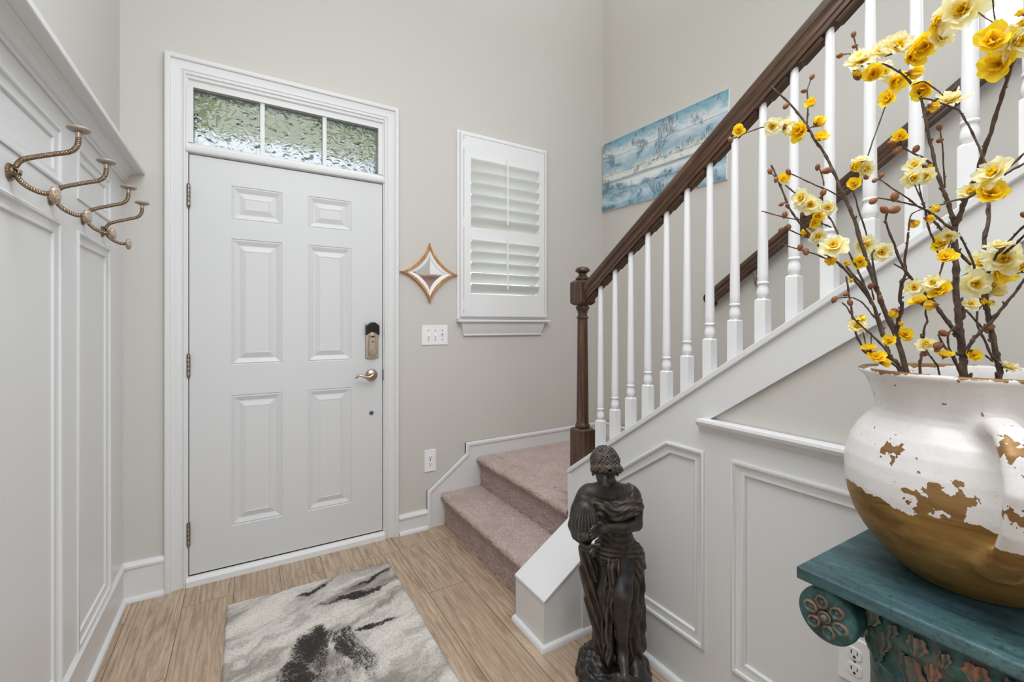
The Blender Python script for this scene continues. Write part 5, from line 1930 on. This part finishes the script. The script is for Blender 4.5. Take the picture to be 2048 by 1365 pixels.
  [(.9737,.2869,1.4511,.0013),(.9708,.2905,1.4675,.0011),(.9662,.2956,1.4865,.0009),(.9636,.2987,1.5004,.0008)],
  [(.9744,.2864,1.4520,.0013),(.9720,.2896,1.4674,.0011),(.9705,.2923,1.4863,.0010),(.9723,.2935,1.5088,.0008)],
  [(.9817,.2879,1.4499,.0017),(.9873,.2876,1.4312,.0015),(.9948,.2860,1.4139,.0015),(1.0025,.2836,1.4007,.0014),(1.0131,.2809,1.3792,.0013)],
  [(.9868,.2849,1.4466,.0019),(.9908,.2810,1.4328,.0019),(.9994,.2739,1.4181,.0020),(1.0079,.2669,1.4027,.0020),(1.0171,.2588,1.3823,.0020),(1.0335,.2454,1.3560,.0021)],
  [(1.0257,.2850,1.5233,.0022),(1.0225,.2900,1.5311,.0019),(1.0167,.2989,1.5459,.0017),(1.0092,.3081,1.5544,.0015),(1.0035,.3152,1.5617,.0013),(.9979,.3224,1.5701,.0012),(.9952,.3264,1.5771,.0011)],
  [(1.0301,.2766,1.4915,.0013),(1.0279,.2779,1.5310,.0011),(1.0264,.2788,1.5653,.0010),(1.0227,.2809,1.5911,.0009)],
  [(.9334,.2818,1.6232,.0013),(.9434,.2712,1.6187,.0013),(.9520,.2615,1.6112,.0014),(.9618,.2505,1.6026,.0014),(.9682,.2429,1.5947,.0014),(.9715,.2340,1.5699,.0014),(.9735,.2245,1.5396,.0015),(.9731,.2168,1.5099,.0015),(.9759,.2099,1.4930,.0015)],
  [(.9765,.3027,1.6656,.0011),(.9835,.2923,1.6687,.0011),(.9879,.2853,1.6616,.0011),(.9941,.2737,1.6454,.0010),(.9964,.2675,1.6341,.0010)],
  [(.9663,.1923,1.6209,.0010),(.9392,.1939,1.6561,.0009),(.9202,.1929,1.6853,.0008),(.9079,.1928,1.7023,.0008),(.8910,.1907,1.7296,.0008)],
  [(.9247,.1939,1.6889,.0009),(.9276,.2031,1.7025,.0008),(.9313,.2132,1.7193,.0007)],
  [(.8892,.1510,1.7030,.0013),(.9037,.1761,1.7526,.0013),(.9102,.2017,1.7551,.0013),(.9221,.2174,1.7444,.0013),(.9294,.2299,1.7362,.0013),(.9391,.2551,1.7214,.0013),(.9407,.2765,1.7147,.0013),(.9370,.3073,1.7128,.0013),(.9295,.3390,1.7159,.0013),(.9239,.3572,1.7209,.0013),(.9222,.3700,1.7154,.0013)],
  [(.9343,.3627,1.7296,.0010),(.9283,.3664,1.7526,.0009),(.9244,.3686,1.7686,.0009)],
  [(.9313,.3646,1.7260,.0010),(.9191,.3718,1.7367,.0009),(.9069,.3791,1.7349,.0009)],
  [(1.0157,.2560,1.2398,.0033),(1.0008,.2613,1.2539,.0031),(.9856,.2664,1.2696,.0029),(.9700,.2714,1.2884,.0026),(.9573,.2758,1.3005,.0025),(.9408,.2815,1.3157,.0023),(.9247,.2873,1.3292,.0022),(.9149,.2905,1.3394,.0021),(.8995,.2950,1.3590,.0019),(.8850,.2979,1.3853,.0017),(.8701,.3011,1.4105,.0015),(.8646,.3017,1.4226,.0014),(.8650,.2993,1.4324,.0013)],
  [(.9244,.2639,1.2958,.0016),(.9264,.2615,1.3051,.0015),(.9294,.2571,1.3269,.0013),(.9300,.2555,1.3369,.0012),(.9339,.2496,1.3653,.0011),(.9377,.2443,1.3889,.0009)],
  [(1.0048,.2509,1.1795,.0029),(.9949,.2526,1.1913,.0024),(.9792,.2557,1.2079,.0020),(.9635,.2593,1.2219,.0016),(.9465,.2624,1.2406,.0012)],
  [(1.0053,.2564,1.1971,.0016),(.9929,.2617,1.2194,.0015),(.9897,.2621,1.2367,.0014),(.9922,.2597,1.2466,.0013),(.9998,.2538,1.2564,.0012)],
  [(1.0180,.2488,1.2053,.0029),(1.0146,.2421,1.2230,.0027),(1.0135,.2349,1.2371,.0025),(1.0142,.2242,1.2525,.0023),(1.0149,.2161,1.2636,.0022),(1.0133,.2076,1.2792,.0021),(1.0118,.1972,1.2966,.0019),(1.0109,.1918,1.3055,.0018),(1.0077,.1825,1.3230,.0017),(1.0032,.1704,1.3454,.0015)],
  [(1.0192,.2539,1.2647,.0029),(1.0250,.2505,1.2896,.0026),(1.0285,.2484,1.3013,.0025)],
  [(.9324,.3279,1.7149,.0013),(.9300,.3294,1.7239,.0011)],
  [(.9370,.3072,1.7128,.0013),(.9340,.3090,1.7236,.0011)],
  [(.9387,.2954,1.7137,.0013),(.9436,.2925,1.6997,.0011)],
  [(.9405,.2787,1.7146,.0013),(.9430,.2772,1.7078,.0011)],
  [(.9396,.2600,1.7199,.0013),(.9452,.2567,1.7117,.0011)],
  [(.9393,.2566,1.7209,.0013),(.9330,.2604,1.7318,.0011)],
  [(.9607,.3541,1.7225,.0013),(.9615,.3536,1.7046,.0011)],
  [(.9980,.3196,1.6929,.0013),(1.0070,.3142,1.7013,.0011)],
  [(1.0086,.3070,1.6638,.0013),(1.0166,.3022,1.6694,.0011)],
  [(.9964,.2675,1.6341,.0013),(1.0043,.2628,1.6317,.0011)],
  [(.9460,.2682,1.6164,.0013),(.9432,.2699,1.6077,.0011)],
  [(.9222,.3700,1.7154,.0013),(.9283,.3664,1.6994,.0011)],
  [(.9310,.1935,1.6689,.0013),(.9252,.1970,1.6677,.0011)],
  [(.9515,.1932,1.6403,.0013),(.9475,.1956,1.6391,.0011)],
  [(.9295,.1649,1.6848,.0013),(.9209,.1700,1.6876,.0011)],
  [(.9759,.2099,1.4930,.0013),(.9785,.2083,1.4892,.0011)],
  [(.9787,.2149,1.4701,.0013),(.9841,.2117,1.4596,.0011)],
  [(1.0112,.3057,1.5522,.0013),(1.0049,.3094,1.5365,.0011)],
  [(1.0204,.2932,1.5365,.0013),(1.0143,.2968,1.5291,.0011)],
  [(.9722,.2934,1.5068,.0013),(.9822,.2874,1.5071,.0011)],
  [(.9952,.3264,1.5771,.0013),(.9960,.3260,1.5895,.0011)],
  [(.9521,.2664,1.4478,.0013),(.9536,.2656,1.4413,.0011)],
  [(1.0073,.2824,1.3909,.0013),(1.0160,.2772,1.3942,.0011)],
  [(.9328,.2844,1.3224,.0013),(.9289,.2867,1.3172,.0011)],
  [(.9274,.2600,1.3126,.0013),(.9334,.2564,1.3106,.0011)],
  [(.9285,.2583,1.3206,.0013),(.9229,.2617,1.3230,.0011)],
  [(.9739,.2569,1.2127,.0013),(.9679,.2605,1.2072,.0011)],
  [(1.0168,.2465,1.2115,.0013),(1.0257,.2412,1.2063,.0011)],
  [(1.0264,.2497,1.2942,.0013),(1.0335,.2454,1.2913,.0011)],
  [(.9222,.3700,1.7154,.0012),(.9298,.3655,1.6986,.0011)],
  [(.9952,.3264,1.5771,.0012),(.9823,.3341,1.5780,.0011)],
  [(.9967,.3241,1.5732,.0012),(.9899,.3282,1.5651,.0011)],
  [(1.0068,.3111,1.5576,.0012),(1.0103,.3091,1.5654,.0011)],
  [(1.0227,.2809,1.5911,.0012),(1.0220,.2814,1.5954,.0011)],
  [(.9367,.3381,1.5086,.0012),(.9329,.3403,1.5060,.0011)],
  [(.9385,.3359,1.5068,.0012),(.9415,.3341,1.5143,.0011)],
  [(.9245,.3337,1.4729,.0012),(.9186,.3372,1.4678,.0011)],
  [(.9434,.3179,1.4670,.0012),(.9445,.3172,1.4735,.0011)],
  [(.8650,.2993,1.4324,.0012),(.8610,.3017,1.4371,.0011)],
  [(.8650,.2993,1.4324,.0012),(.8744,.2937,1.4371,.0011)],
  [(.9903,.2615,1.2390,.0012),(.9831,.2658,1.2425,.0011)],
  [(.9583,.2602,1.2277,.0012),(.9521,.2639,1.2236,.0011)],
  [(.9631,.2594,1.2224,.0012),(.9537,.2650,1.2163,.0011)],
  [(1.0272,.2492,1.2969,.0012),(1.0307,.2471,1.2954,.0011)]],
 blossoms=[(.9166,.3544,1.7181,'s',.0234),
  (.9226,.3268,1.7202,'p',.0169),
  (.9264,.3065,1.7198,'p',.0215),
  (.9359,.2901,1.6961,'y',.0204),
  (.9352,.2749,1.7040,'y',.0201),
  (.9372,.2545,1.7079,'p',.0180),
  (.9250,.2582,1.7277,'y',.0148),
  (.9236,.2290,1.7299,'p',.0300),
  (.9542,.3510,1.7013,'y',.0186),
  (.9993,.3118,1.6980,'o',.0166),
  (1.0088,.2999,1.6662,'y',.0200),
  (.9961,.2607,1.6286,'s',.0255),
  (.9353,.2676,1.6048,'o',.0119),
  (.9212,.3636,1.6961,'y',.0097),
  (.9165,.1951,1.6639,'y',.0229),
  (.9388,.1938,1.6356,'y',.0232),
  (.9321,.1735,1.6551,'p',.0246),
  (.9119,.1684,1.6834,'y',.0075),
  (.9218,.1674,1.6733,'y',.0083),
  (.9699,.2065,1.4872,'p',.0227),
  (.9755,.2098,1.4579,'y',.0214),
  (.9957,.2364,1.4700,'p',.0184),
  (.9972,.3071,1.5343,'p',.0156),
  (1.0064,.2945,1.5270,'o',.0155),
  (.9559,.2963,1.5018,'p',.0175),
  (.9743,.2851,1.5051,'p',.0142),
  (.9884,.3235,1.5870,'y',.0132),
  (.9456,.2633,1.4398,'y',.0096),
  (.9785,.2851,1.4346,'o',.0100),
  (1.0080,.2750,1.3931,'y',.0152),
  (1.0006,.2643,1.4041,'p',.0124),
  (.9258,.2480,1.3598,'y',.0146),
  (.9212,.2843,1.3167,'p',.0137),
  (.9254,.2542,1.3101,'y',.0186),
  (.9149,.2595,1.3224,'p',.0132),
  (.9587,.2706,1.2889,'o',.0130),
  (.9599,.2583,1.2077,'s',.0128),
  (1.0173,.2392,1.2067,'y',.0114),
  (1.0251,.2434,1.2910,'p',.0115)],
 buds=[(.9244,.3686,1.7712,.0000,.0000,.0027,.0053),
  (.9267,.3673,1.7508,-.0018,.0011,-.0006,.0049),
  (.9283,.3664,1.7393,-.0032,.0019,-.0012,.0053),
  (.9039,.3809,1.7340,-.0030,.0018,-.0009,.0058),
  (.9298,.3655,1.6986,.0076,-.0045,-.0168,.0080),
  (.9823,.3341,1.5780,-.0129,.0077,.0009,.0066),
  (.9899,.3282,1.5651,-.0068,.0041,-.0080,.0080),
  (1.0103,.3091,1.5654,.0035,-.0021,.0079,.0066),
  (1.0220,.2814,1.5954,-.0007,.0004,.0043,.0056),
  (1.0227,.2809,1.5730,-.0025,.0015,-.0007,.0056),
  (.9329,.3403,1.5060,-.0037,.0022,-.0026,.0048),
  (.9415,.3341,1.5143,.0030,-.0018,.0075,.0047),
  (.9186,.3372,1.4678,-.0059,.0035,-.0051,.0068),
  (.9445,.3172,1.4735,.0011,-.0007,.0065,.0076),
  (.8610,.3017,1.4371,-.0040,.0024,.0047,.0067),
  (.8744,.2937,1.4371,.0094,-.0056,.0047,.0079),
  (.9831,.2658,1.2425,-.0072,.0043,.0035,.0070),
  (.9521,.2639,1.2236,-.0062,.0037,-.0040,.0068),
  (.9537,.2650,1.2163,-.0094,.0056,-.0061,.0048),
  (1.0307,.2471,1.2954,.0035,-.0021,-.0015,.0054)]),
'G':dict(
 stems=[[(1.1343,.2496,1.0200,.0054),(1.1569,.2432,1.1150,.0054),(1.1672,.2403,1.1715,.0047),(1.1655,.2425,1.1904,.0045),(1.1637,.2452,1.2174,.0043),(1.1601,.2495,1.2517,.0041),(1.1574,.2527,1.2781,.0039),(1.1555,.2548,1.2954,.0038),(1.1563,.2569,1.3383,.0036),(1.1601,.2584,1.4027,.0032),(1.1695,.2554,1.4453,.0030),(1.1729,.2555,1.4816,.0028)],
  [(1.1566,.2419,1.1917,.0022),(1.1481,.2469,1.2024,.0021),(1.1397,.2520,1.2249,.0018),(1.1304,.2575,1.2455,.0017),(1.1266,.2598,1.2626,.0015),(1.1273,.2593,1.2877,.0013)],
  [(1.1512,.2451,1.1908,.0018),(1.1451,.2488,1.1962,.0015),(1.1397,.2520,1.2015,.0013)],
  [(1.1499,.2517,1.2418,.0018),(1.1392,.2569,1.2518,.0017),(1.1257,.2634,1.2671,.0016),(1.1104,.2707,1.2851,.0014),(1.1042,.2731,1.3012,.0013)],
  [(1.1404,.2515,1.2922,.0022),(1.1273,.2593,1.3371,.0020),(1.1204,.2635,1.3685,.0018),(1.1081,.2708,1.3999,.0017),(1.0980,.2768,1.4214,.0016)],
  [(1.1404,.2515,1.3371,.0022),(1.1153,.2350,1.3734,.0020),(1.1082,.2241,1.3860,.0019),(1.0953,.2078,1.4057,.0017),(1.0840,.1920,1.4212,.0016)],
  [(1.1399,.2402,1.3627,.0022),(1.1175,.2236,1.3798,.0020),(1.1084,.2154,1.3856,.0019),(1.0805,.1941,1.4019,.0016)],
  [(1.1593,.2054,1.3471,.0013),(1.1404,.2106,1.3456,.0011),(1.1230,.2154,1.3433,.0010)],
  [(1.1076,.2233,1.3869,.0013),(1.1025,.2264,1.3918,.0011)],
  [(1.1253,.2292,1.3741,.0013),(1.1297,.2266,1.3700,.0011)],
  [(1.1399,.2402,1.3627,.0013),(1.1498,.2343,1.3503,.0011)],
  [(1.1289,.2584,1.3318,.0013),(1.1242,.2612,1.3299,.0011)],
  [(1.1561,.2565,1.3284,.0013),(1.1673,.2498,1.3283,.0011)],
  [(1.1559,.2559,1.3165,.0013),(1.1727,.2459,1.3173,.0011)],
  [(1.1455,.2092,1.3460,.0013),(1.1447,.2097,1.3587,.0011)],
  [(1.1666,.2411,1.1778,.0013),(1.1824,.2317,1.1805,.0011)],
  [(1.1555,.2549,1.2968,.0013),(1.1650,.2493,1.2972,.0011)],
  [(1.1373,.2534,1.3028,.0013),(1.1327,.2561,1.3012,.0011)],
  [(1.0840,.1920,1.4212,.0012),(1.0784,.1954,1.4342,.0011)]],
 blossoms=[(1.0937,.2246,1.3907,'s',.0194),
  (1.1461,.2579,1.3696,'p',.0227),
  (1.1209,.2249,1.3691,'p',.0267),
  (1.1410,.2325,1.3496,'y',.0237),
  (1.1158,.2592,1.3293,'p',.0249),
  (1.1587,.2479,1.3277,'p',.0208),
  (1.1640,.2440,1.3168,'y',.0136),
  (1.1358,.2080,1.3579,'y',.0128),
  (1.1736,.2299,1.1811,'s',.0170),
  (1.1564,.2474,1.2969,'y',.0090),
  (1.1242,.2542,1.3008,'o',.0098)],
 buds=[(1.1570,.2514,1.2517,-.0030,.0018,-.0008,.0091),
  (1.1273,.2593,1.2904,.0000,.0000,.0027,.0072),
  (1.0784,.1954,1.4342,-.0056,.0033,.0129,.0048)]),
}

# ---------------------------------------------------------------- flowering branches in the vase
def petal_patch(mb, colors, L, wd, cup, ruff, yaw, tilt, off, mi, seed):
    """one petal: a curved ruffled patch growing from the centre"""
    rnd = random.Random(seed)
    nu, nv = 6, 6
    ph = rnd.uniform(0, 6.28)
    v, f, cs = [], [], []
    for i in range(nv + 1):
        t = i / nv
        half = wd * (.16 + .84 * math.sin(math.pi * min(1, .06 + t * .86)) ** .8)
        if t > .9:
            half *= .82
        for j in range(nu + 1):
            s = -1 + 2 * j / nu
            a = tilt + cup * t
            x = L * t
            rad = x * math.cos(a) - (abs(s) ** 2) * L * .06 * (t > .8)
            h = x * math.sin(a) + .18 * wd * (s * s) + ruff * math.sin(s * 5.5 + ph) * t * t
            p = Vector((rad, s * half, h + off))
            p = Matrix.Rotation(yaw, 3, 'Z') @ p
            v.append(tuple(p))
            cs.append(min(1, t * 1.15))
    for i in range(nv):
        for j in range(nu):
            a = i * (nu + 1) + j
            f.append((a, a + 1, a + nu + 2, a + nu + 1))
    colors.extend(cs)
    mb.add(v, f, mi)

def flower_mesh(kind, seed=0):
    mb, cs = MB(), []
    rnd = random.Random(kind + str(seed))
    if kind == 'pale':
        for k in range(6):
            petal_patch(mb, cs, rnd.uniform(.88, 1.06), .42, -.15, .10, k * 1.047 + rnd.uniform(-.16, .16), R(22) + rnd.uniform(-.28, .30), .0, 0, k + 100 * seed)
        for k in range(6):
            petal_patch(mb, cs, rnd.uniform(.64, .80), .31, .0, .08, k * 1.047 + .5 + rnd.uniform(-.2, .2), R(42) + rnd.uniform(-.22, .22), .04, 0, k + 20 + 100 * seed)
        for k in range(5):
            petal_patch(mb, cs, .46, .24, .3, .04, k * 1.257 + rnd.uniform(-.1, .1), R(52), .05, 1, k + 40)
    elif kind == 'yellow':
        for k in range(6):
            petal_patch(mb, cs, rnd.uniform(.86, 1.05), .45, .05, .07, k * 1.047 + rnd.uniform(-.16, .16), R(30) + rnd.uniform(-.30, .30), .0, 1, k + 100 * seed)
        for k in range(5):
            petal_patch(mb, cs, rnd.uniform(.62, .78), .35, .2, .06, k * 1.257 + .4 + rnd.uniform(-.2, .2), R(48) + rnd.uniform(-.2, .2), .03, 1, k + 20 + 100 * seed)
    else:                                        # half open cup
        for k in range(5):
            petal_patch(mb, cs, 1.0, .56, .75, .03, k * 1.257 + rnd.uniform(-.1, .1), R(38), .0, 1, k)
        for k in range(4):
            petal_patch(mb, cs, .80, .44, .8, .03, k * 1.571 + .4, R(52), .02, 1, k + 20)
    n0 = len(mb.v)
    for k in range(11):                          # stamens
        a, q = k * 2.4, .10 + .018 * k
        p = Vector((q * math.cos(a) * .9, q * math.sin(a) * .9, .30 + .04 * (k % 3)))
        mb.tube([(p.x * .35, p.y * .35, .04), tuple(p)], [.014, .012], 4, 2)
        mb.lathe([(.0, -.02), (.028, 0), (.0, .024)], 5, tuple(p), 2)
    for k in range(5):                           # calyx
        a = k * 1.257 + .3
        d = Vector((math.cos(a), math.sin(a), 0))
        t = Vector((-d.y, d.x, 0))
        mb.add([tuple(d * .04 + t * .09 - Vector((0, 0, .09))), tuple(d * .04 - t * .09 - Vector((0, 0, .09))), tuple(d * .26 - t * .10 + Vector((0, 0, .02))), tuple(d * .40 + Vector((0, 0, .14))), tuple(d * .26 + t * .10 + Vector((0, 0, .02)))], [(0, 1, 2, 3, 4)], 3)
    mb.lathe([(.03, -.30), (.06, -.20), (.11, -.10), (.12, -.03), (.06, .02)], 8, (0, 0, 0), 3)
    me = mb.mesh('blossom_' + kind, [M['petal_pale'], M['petal_yellow'], M['stamen'], M['calyx']], smooth=True)
    at = me.color_attributes.new('tip', 'FLOAT_COLOR', 'POINT')
    vals = np.zeros((len(me.vertices), 4), np.float32)
    vals[:, 3] = 1
    vals[:len(cs), 0] = vals[:len(cs), 1] = vals[:len(cs), 2] = cs
    at.data.foreach_set('color', vals.ravel())
    return me
FL = {k: [flower_mesh(k, q) for q in range(4)] for k in ('pale', 'yellow', 'cup')}
mb = MB().lathe([(.10, -1.0), (.35, -.85), (.72, -.45), (.88, 0), (.80, .40), (.50, .78), (.22, .95), (.02, 1.0)], 12, rib=lambda a, k: 1 + .05 * math.cos(3 * a))
BUD = mb.mesh('bud', M['bud'], smooth=True)

def catmull(pts, k=4):
    P = [Vector(p) for p in pts]
    if len(P) < 3:
        return P
    o = []
    for i in range(len(P) - 1):
        p0, p1, p2, p3 = P[max(0, i - 1)], P[i], P[i + 1], P[min(len(P) - 1, i + 2)]
        for s in range(k):
            t = s / k
            o.append(.5 * ((2 * p1) + (p2 - p0) * t + (2 * p0 - 5 * p1 + 4 * p2 - p3) * t * t + (3 * p1 - p0 - 3 * p2 + p3) * t ** 3))
    o.append(P[-1])
    return o

BLABEL = {
    'A': 'long arching flower branch reaching farthest left over the handrail',
    'B': 'flower branch with many twigs leaning left just below the longest one',
    'C': 'short low flower twig at the left lip of the vase',
    'D': 'thin upright twig with a few blossoms between the left stems and thick trunk',
    'E': 'small bare twig with one pale blossom near the vase rim',
    'F': 'thick central flower branch forking upward to the clusters at the top',
    'G': 'flower branch behind the thick trunk bearing the big cluster at right',
}
cam_p = Vector((0, 0, CAM_H))
for key, dat in BRANCHES.items():
    rnd = random.Random(key)
    st0 = dat['stems'][0][0]
    root = thing('blossom_branch', BLABEL[key], 'flower branch', st0[:3], group='yellow flower branches in the vase')
    ro = Vector(st0[:3])
    mb = MB()
    for stem in dat['stems']:
        pts = catmull([Vector(p[:3]) - ro for p in stem])
        k = len(pts)
        ra = np.interp(np.linspace(0, len(stem) - 1, k), range(len(stem)), [p[3] for p in stem])
        if k > 4:
            for i in range(1, k - 1):
                pts[i] = pts[i] + Vector((rnd.uniform(-1, 1), rnd.uniform(-1, 1), rnd.uniform(-1, 1))) * float(ra[i]) * .22
                if i % 4 == 2 and ra[i] < .0045:
                    ra[i] *= 1.3
        mb.tube(pts, [float(x) for x in ra], 7)
        if len(stem) > 3:                                    # little spurs
            for i in range(2, k - 2, 5):
                t = (pts[i + 1] - pts[i]).normalized()
                d = t.cross(Vector((rnd.uniform(-1, 1), rnd.uniform(-1, 1), rnd.uniform(-1, 1)))).normalized()
                rr_ = float(ra[i])
                mb.tube([pts[i], pts[i] + d * rr_ * 1.3 + t * rr_ * .8, pts[i] + d * rr_ * 1.9 + t * rr_ * 1.6], [rr_ * .7, rr_ * .55, rr_ * .25], 5)
    obj('stem', mb, M['bark'], root, smooth=True)
    for x, y, z, kd, sz in dat['blossoms']:
        p = Vector((x, y, z))
        d = (cam_p - p).normalized()
        side = d.cross(Vector((0, 0, 1))).normalized()
        upv = side.cross(d)
        a = rnd.uniform(0, 6.28)
        e = side * math.cos(a) + upv * math.sin(a)
        if kd in 'py':
            tl = R(rnd.uniform(14, 46))
            e = e + upv * .75
        elif kd == 's':
            tl, e = R(rnd.uniform(72, 86)), upv * .9 + side * rnd.uniform(-.4, .4)
        else:
            tl = R(rnd.uniform(108, 135))
        e.normalize()
        nrm = (d * math.cos(tl) + e * math.sin(tl)).normalized()
        kind = {'p': 'pale', 'b': 'pale', 'y': 'yellow', 's': 'pale', 'o': 'cup'}[kd]
        if kd == 's' and rnd.random() < .5:
            kind = 'yellow'
        if kd == 'y' and sz < .011:
            kind = 'cup'
        b = bpy.data.objects.new('blossom', FL[kind][rnd.randrange(4)])
        COL.objects.link(b)
        b.parent = root
        q = nrm.to_track_quat('Z', 'Y') @ Matrix.Rotation(rnd.uniform(0, 6.28), 3, 'Z').to_quaternion()
        b.rotation_mode = 'QUATERNION'
        b.rotation_quaternion = q
        b.location = p - ro - nrm * sz * .25
        s = sz * 1.18
        b.scale = (s, s, s)
    for x, y, z, dx, dy, dz, sz in dat['buds']:
        b = bpy.data.objects.new('bud', BUD)
        COL.objects.link(b)
        b.parent = root
        d = Vector((dx, dy, dz))
        if d.length < .002:
            d = Vector((rnd.uniform(-.6, .6), rnd.uniform(-.6, .6), 1))
        d.normalize()
        b.rotation_mode = 'QUATERNION'
        b.rotation_quaternion = d.to_track_quat('Z', 'Y')
        b.location = Vector((x, y, z)) - ro
        b.scale = (sz * .9, sz * .9, sz * 1.2)

# ---------------------------------------------------------------- outdoors, seen through the glass
struct(obj('lawn', bx(-8, 14, D + .14, 40, -.5, -.35), M['lawn']), 'green front lawn beyond the window', 'lawn')
mb = MB()
mb.box(-1.6, 3.2, D + .14, 4.35, 2.80, 2.88)
mb.box(-1.6, 3.2, 4.25, 4.32, 2.79, 2.88)
struct(obj('porch_ceiling', mb, M['porch']), 'porch ceiling tinted with green lawn bounce beyond the transom', 'ceiling')
mb = MB()
bm = bmesh.new()
bmesh.ops.create_icosphere(bm, subdivisions=4, radius=1)
for v_ in bm.verts:
    q = v_.co * (1 + .12 * mnoise.noise(v_.co * 3.1) + .06 * mnoise.noise(v_.co * 9))
    v_.co = Vector((q.x * 4.2, q.y * .9, q.z * 1.1))
me = bpy.data.meshes.new('hedge')
bm.to_mesh(me)
bm.free()
me.materials.append(M['hedge'])
hg = bpy.data.objects.new('hedge', me)
hg.location = (6.5, 9.5, .55)
COL.objects.link(hg)
tag(hg, 'pale green hedge outside the shuttered window', 'hedge')
nb = thing('house', 'white neighbouring house glimpsed between the lower louvers', 'house', (11, 17, -.35))
obj('wall', MB().box(-6, 6, 0, 6, 0, 5.5), M['siding'], nb)
mb = MB().prism([(-.5, 5.4), (3, 7.6), (6.5, 5.4)], -6.4, 6.4, 'x')
obj('roof', mb, M['dull'], nb)
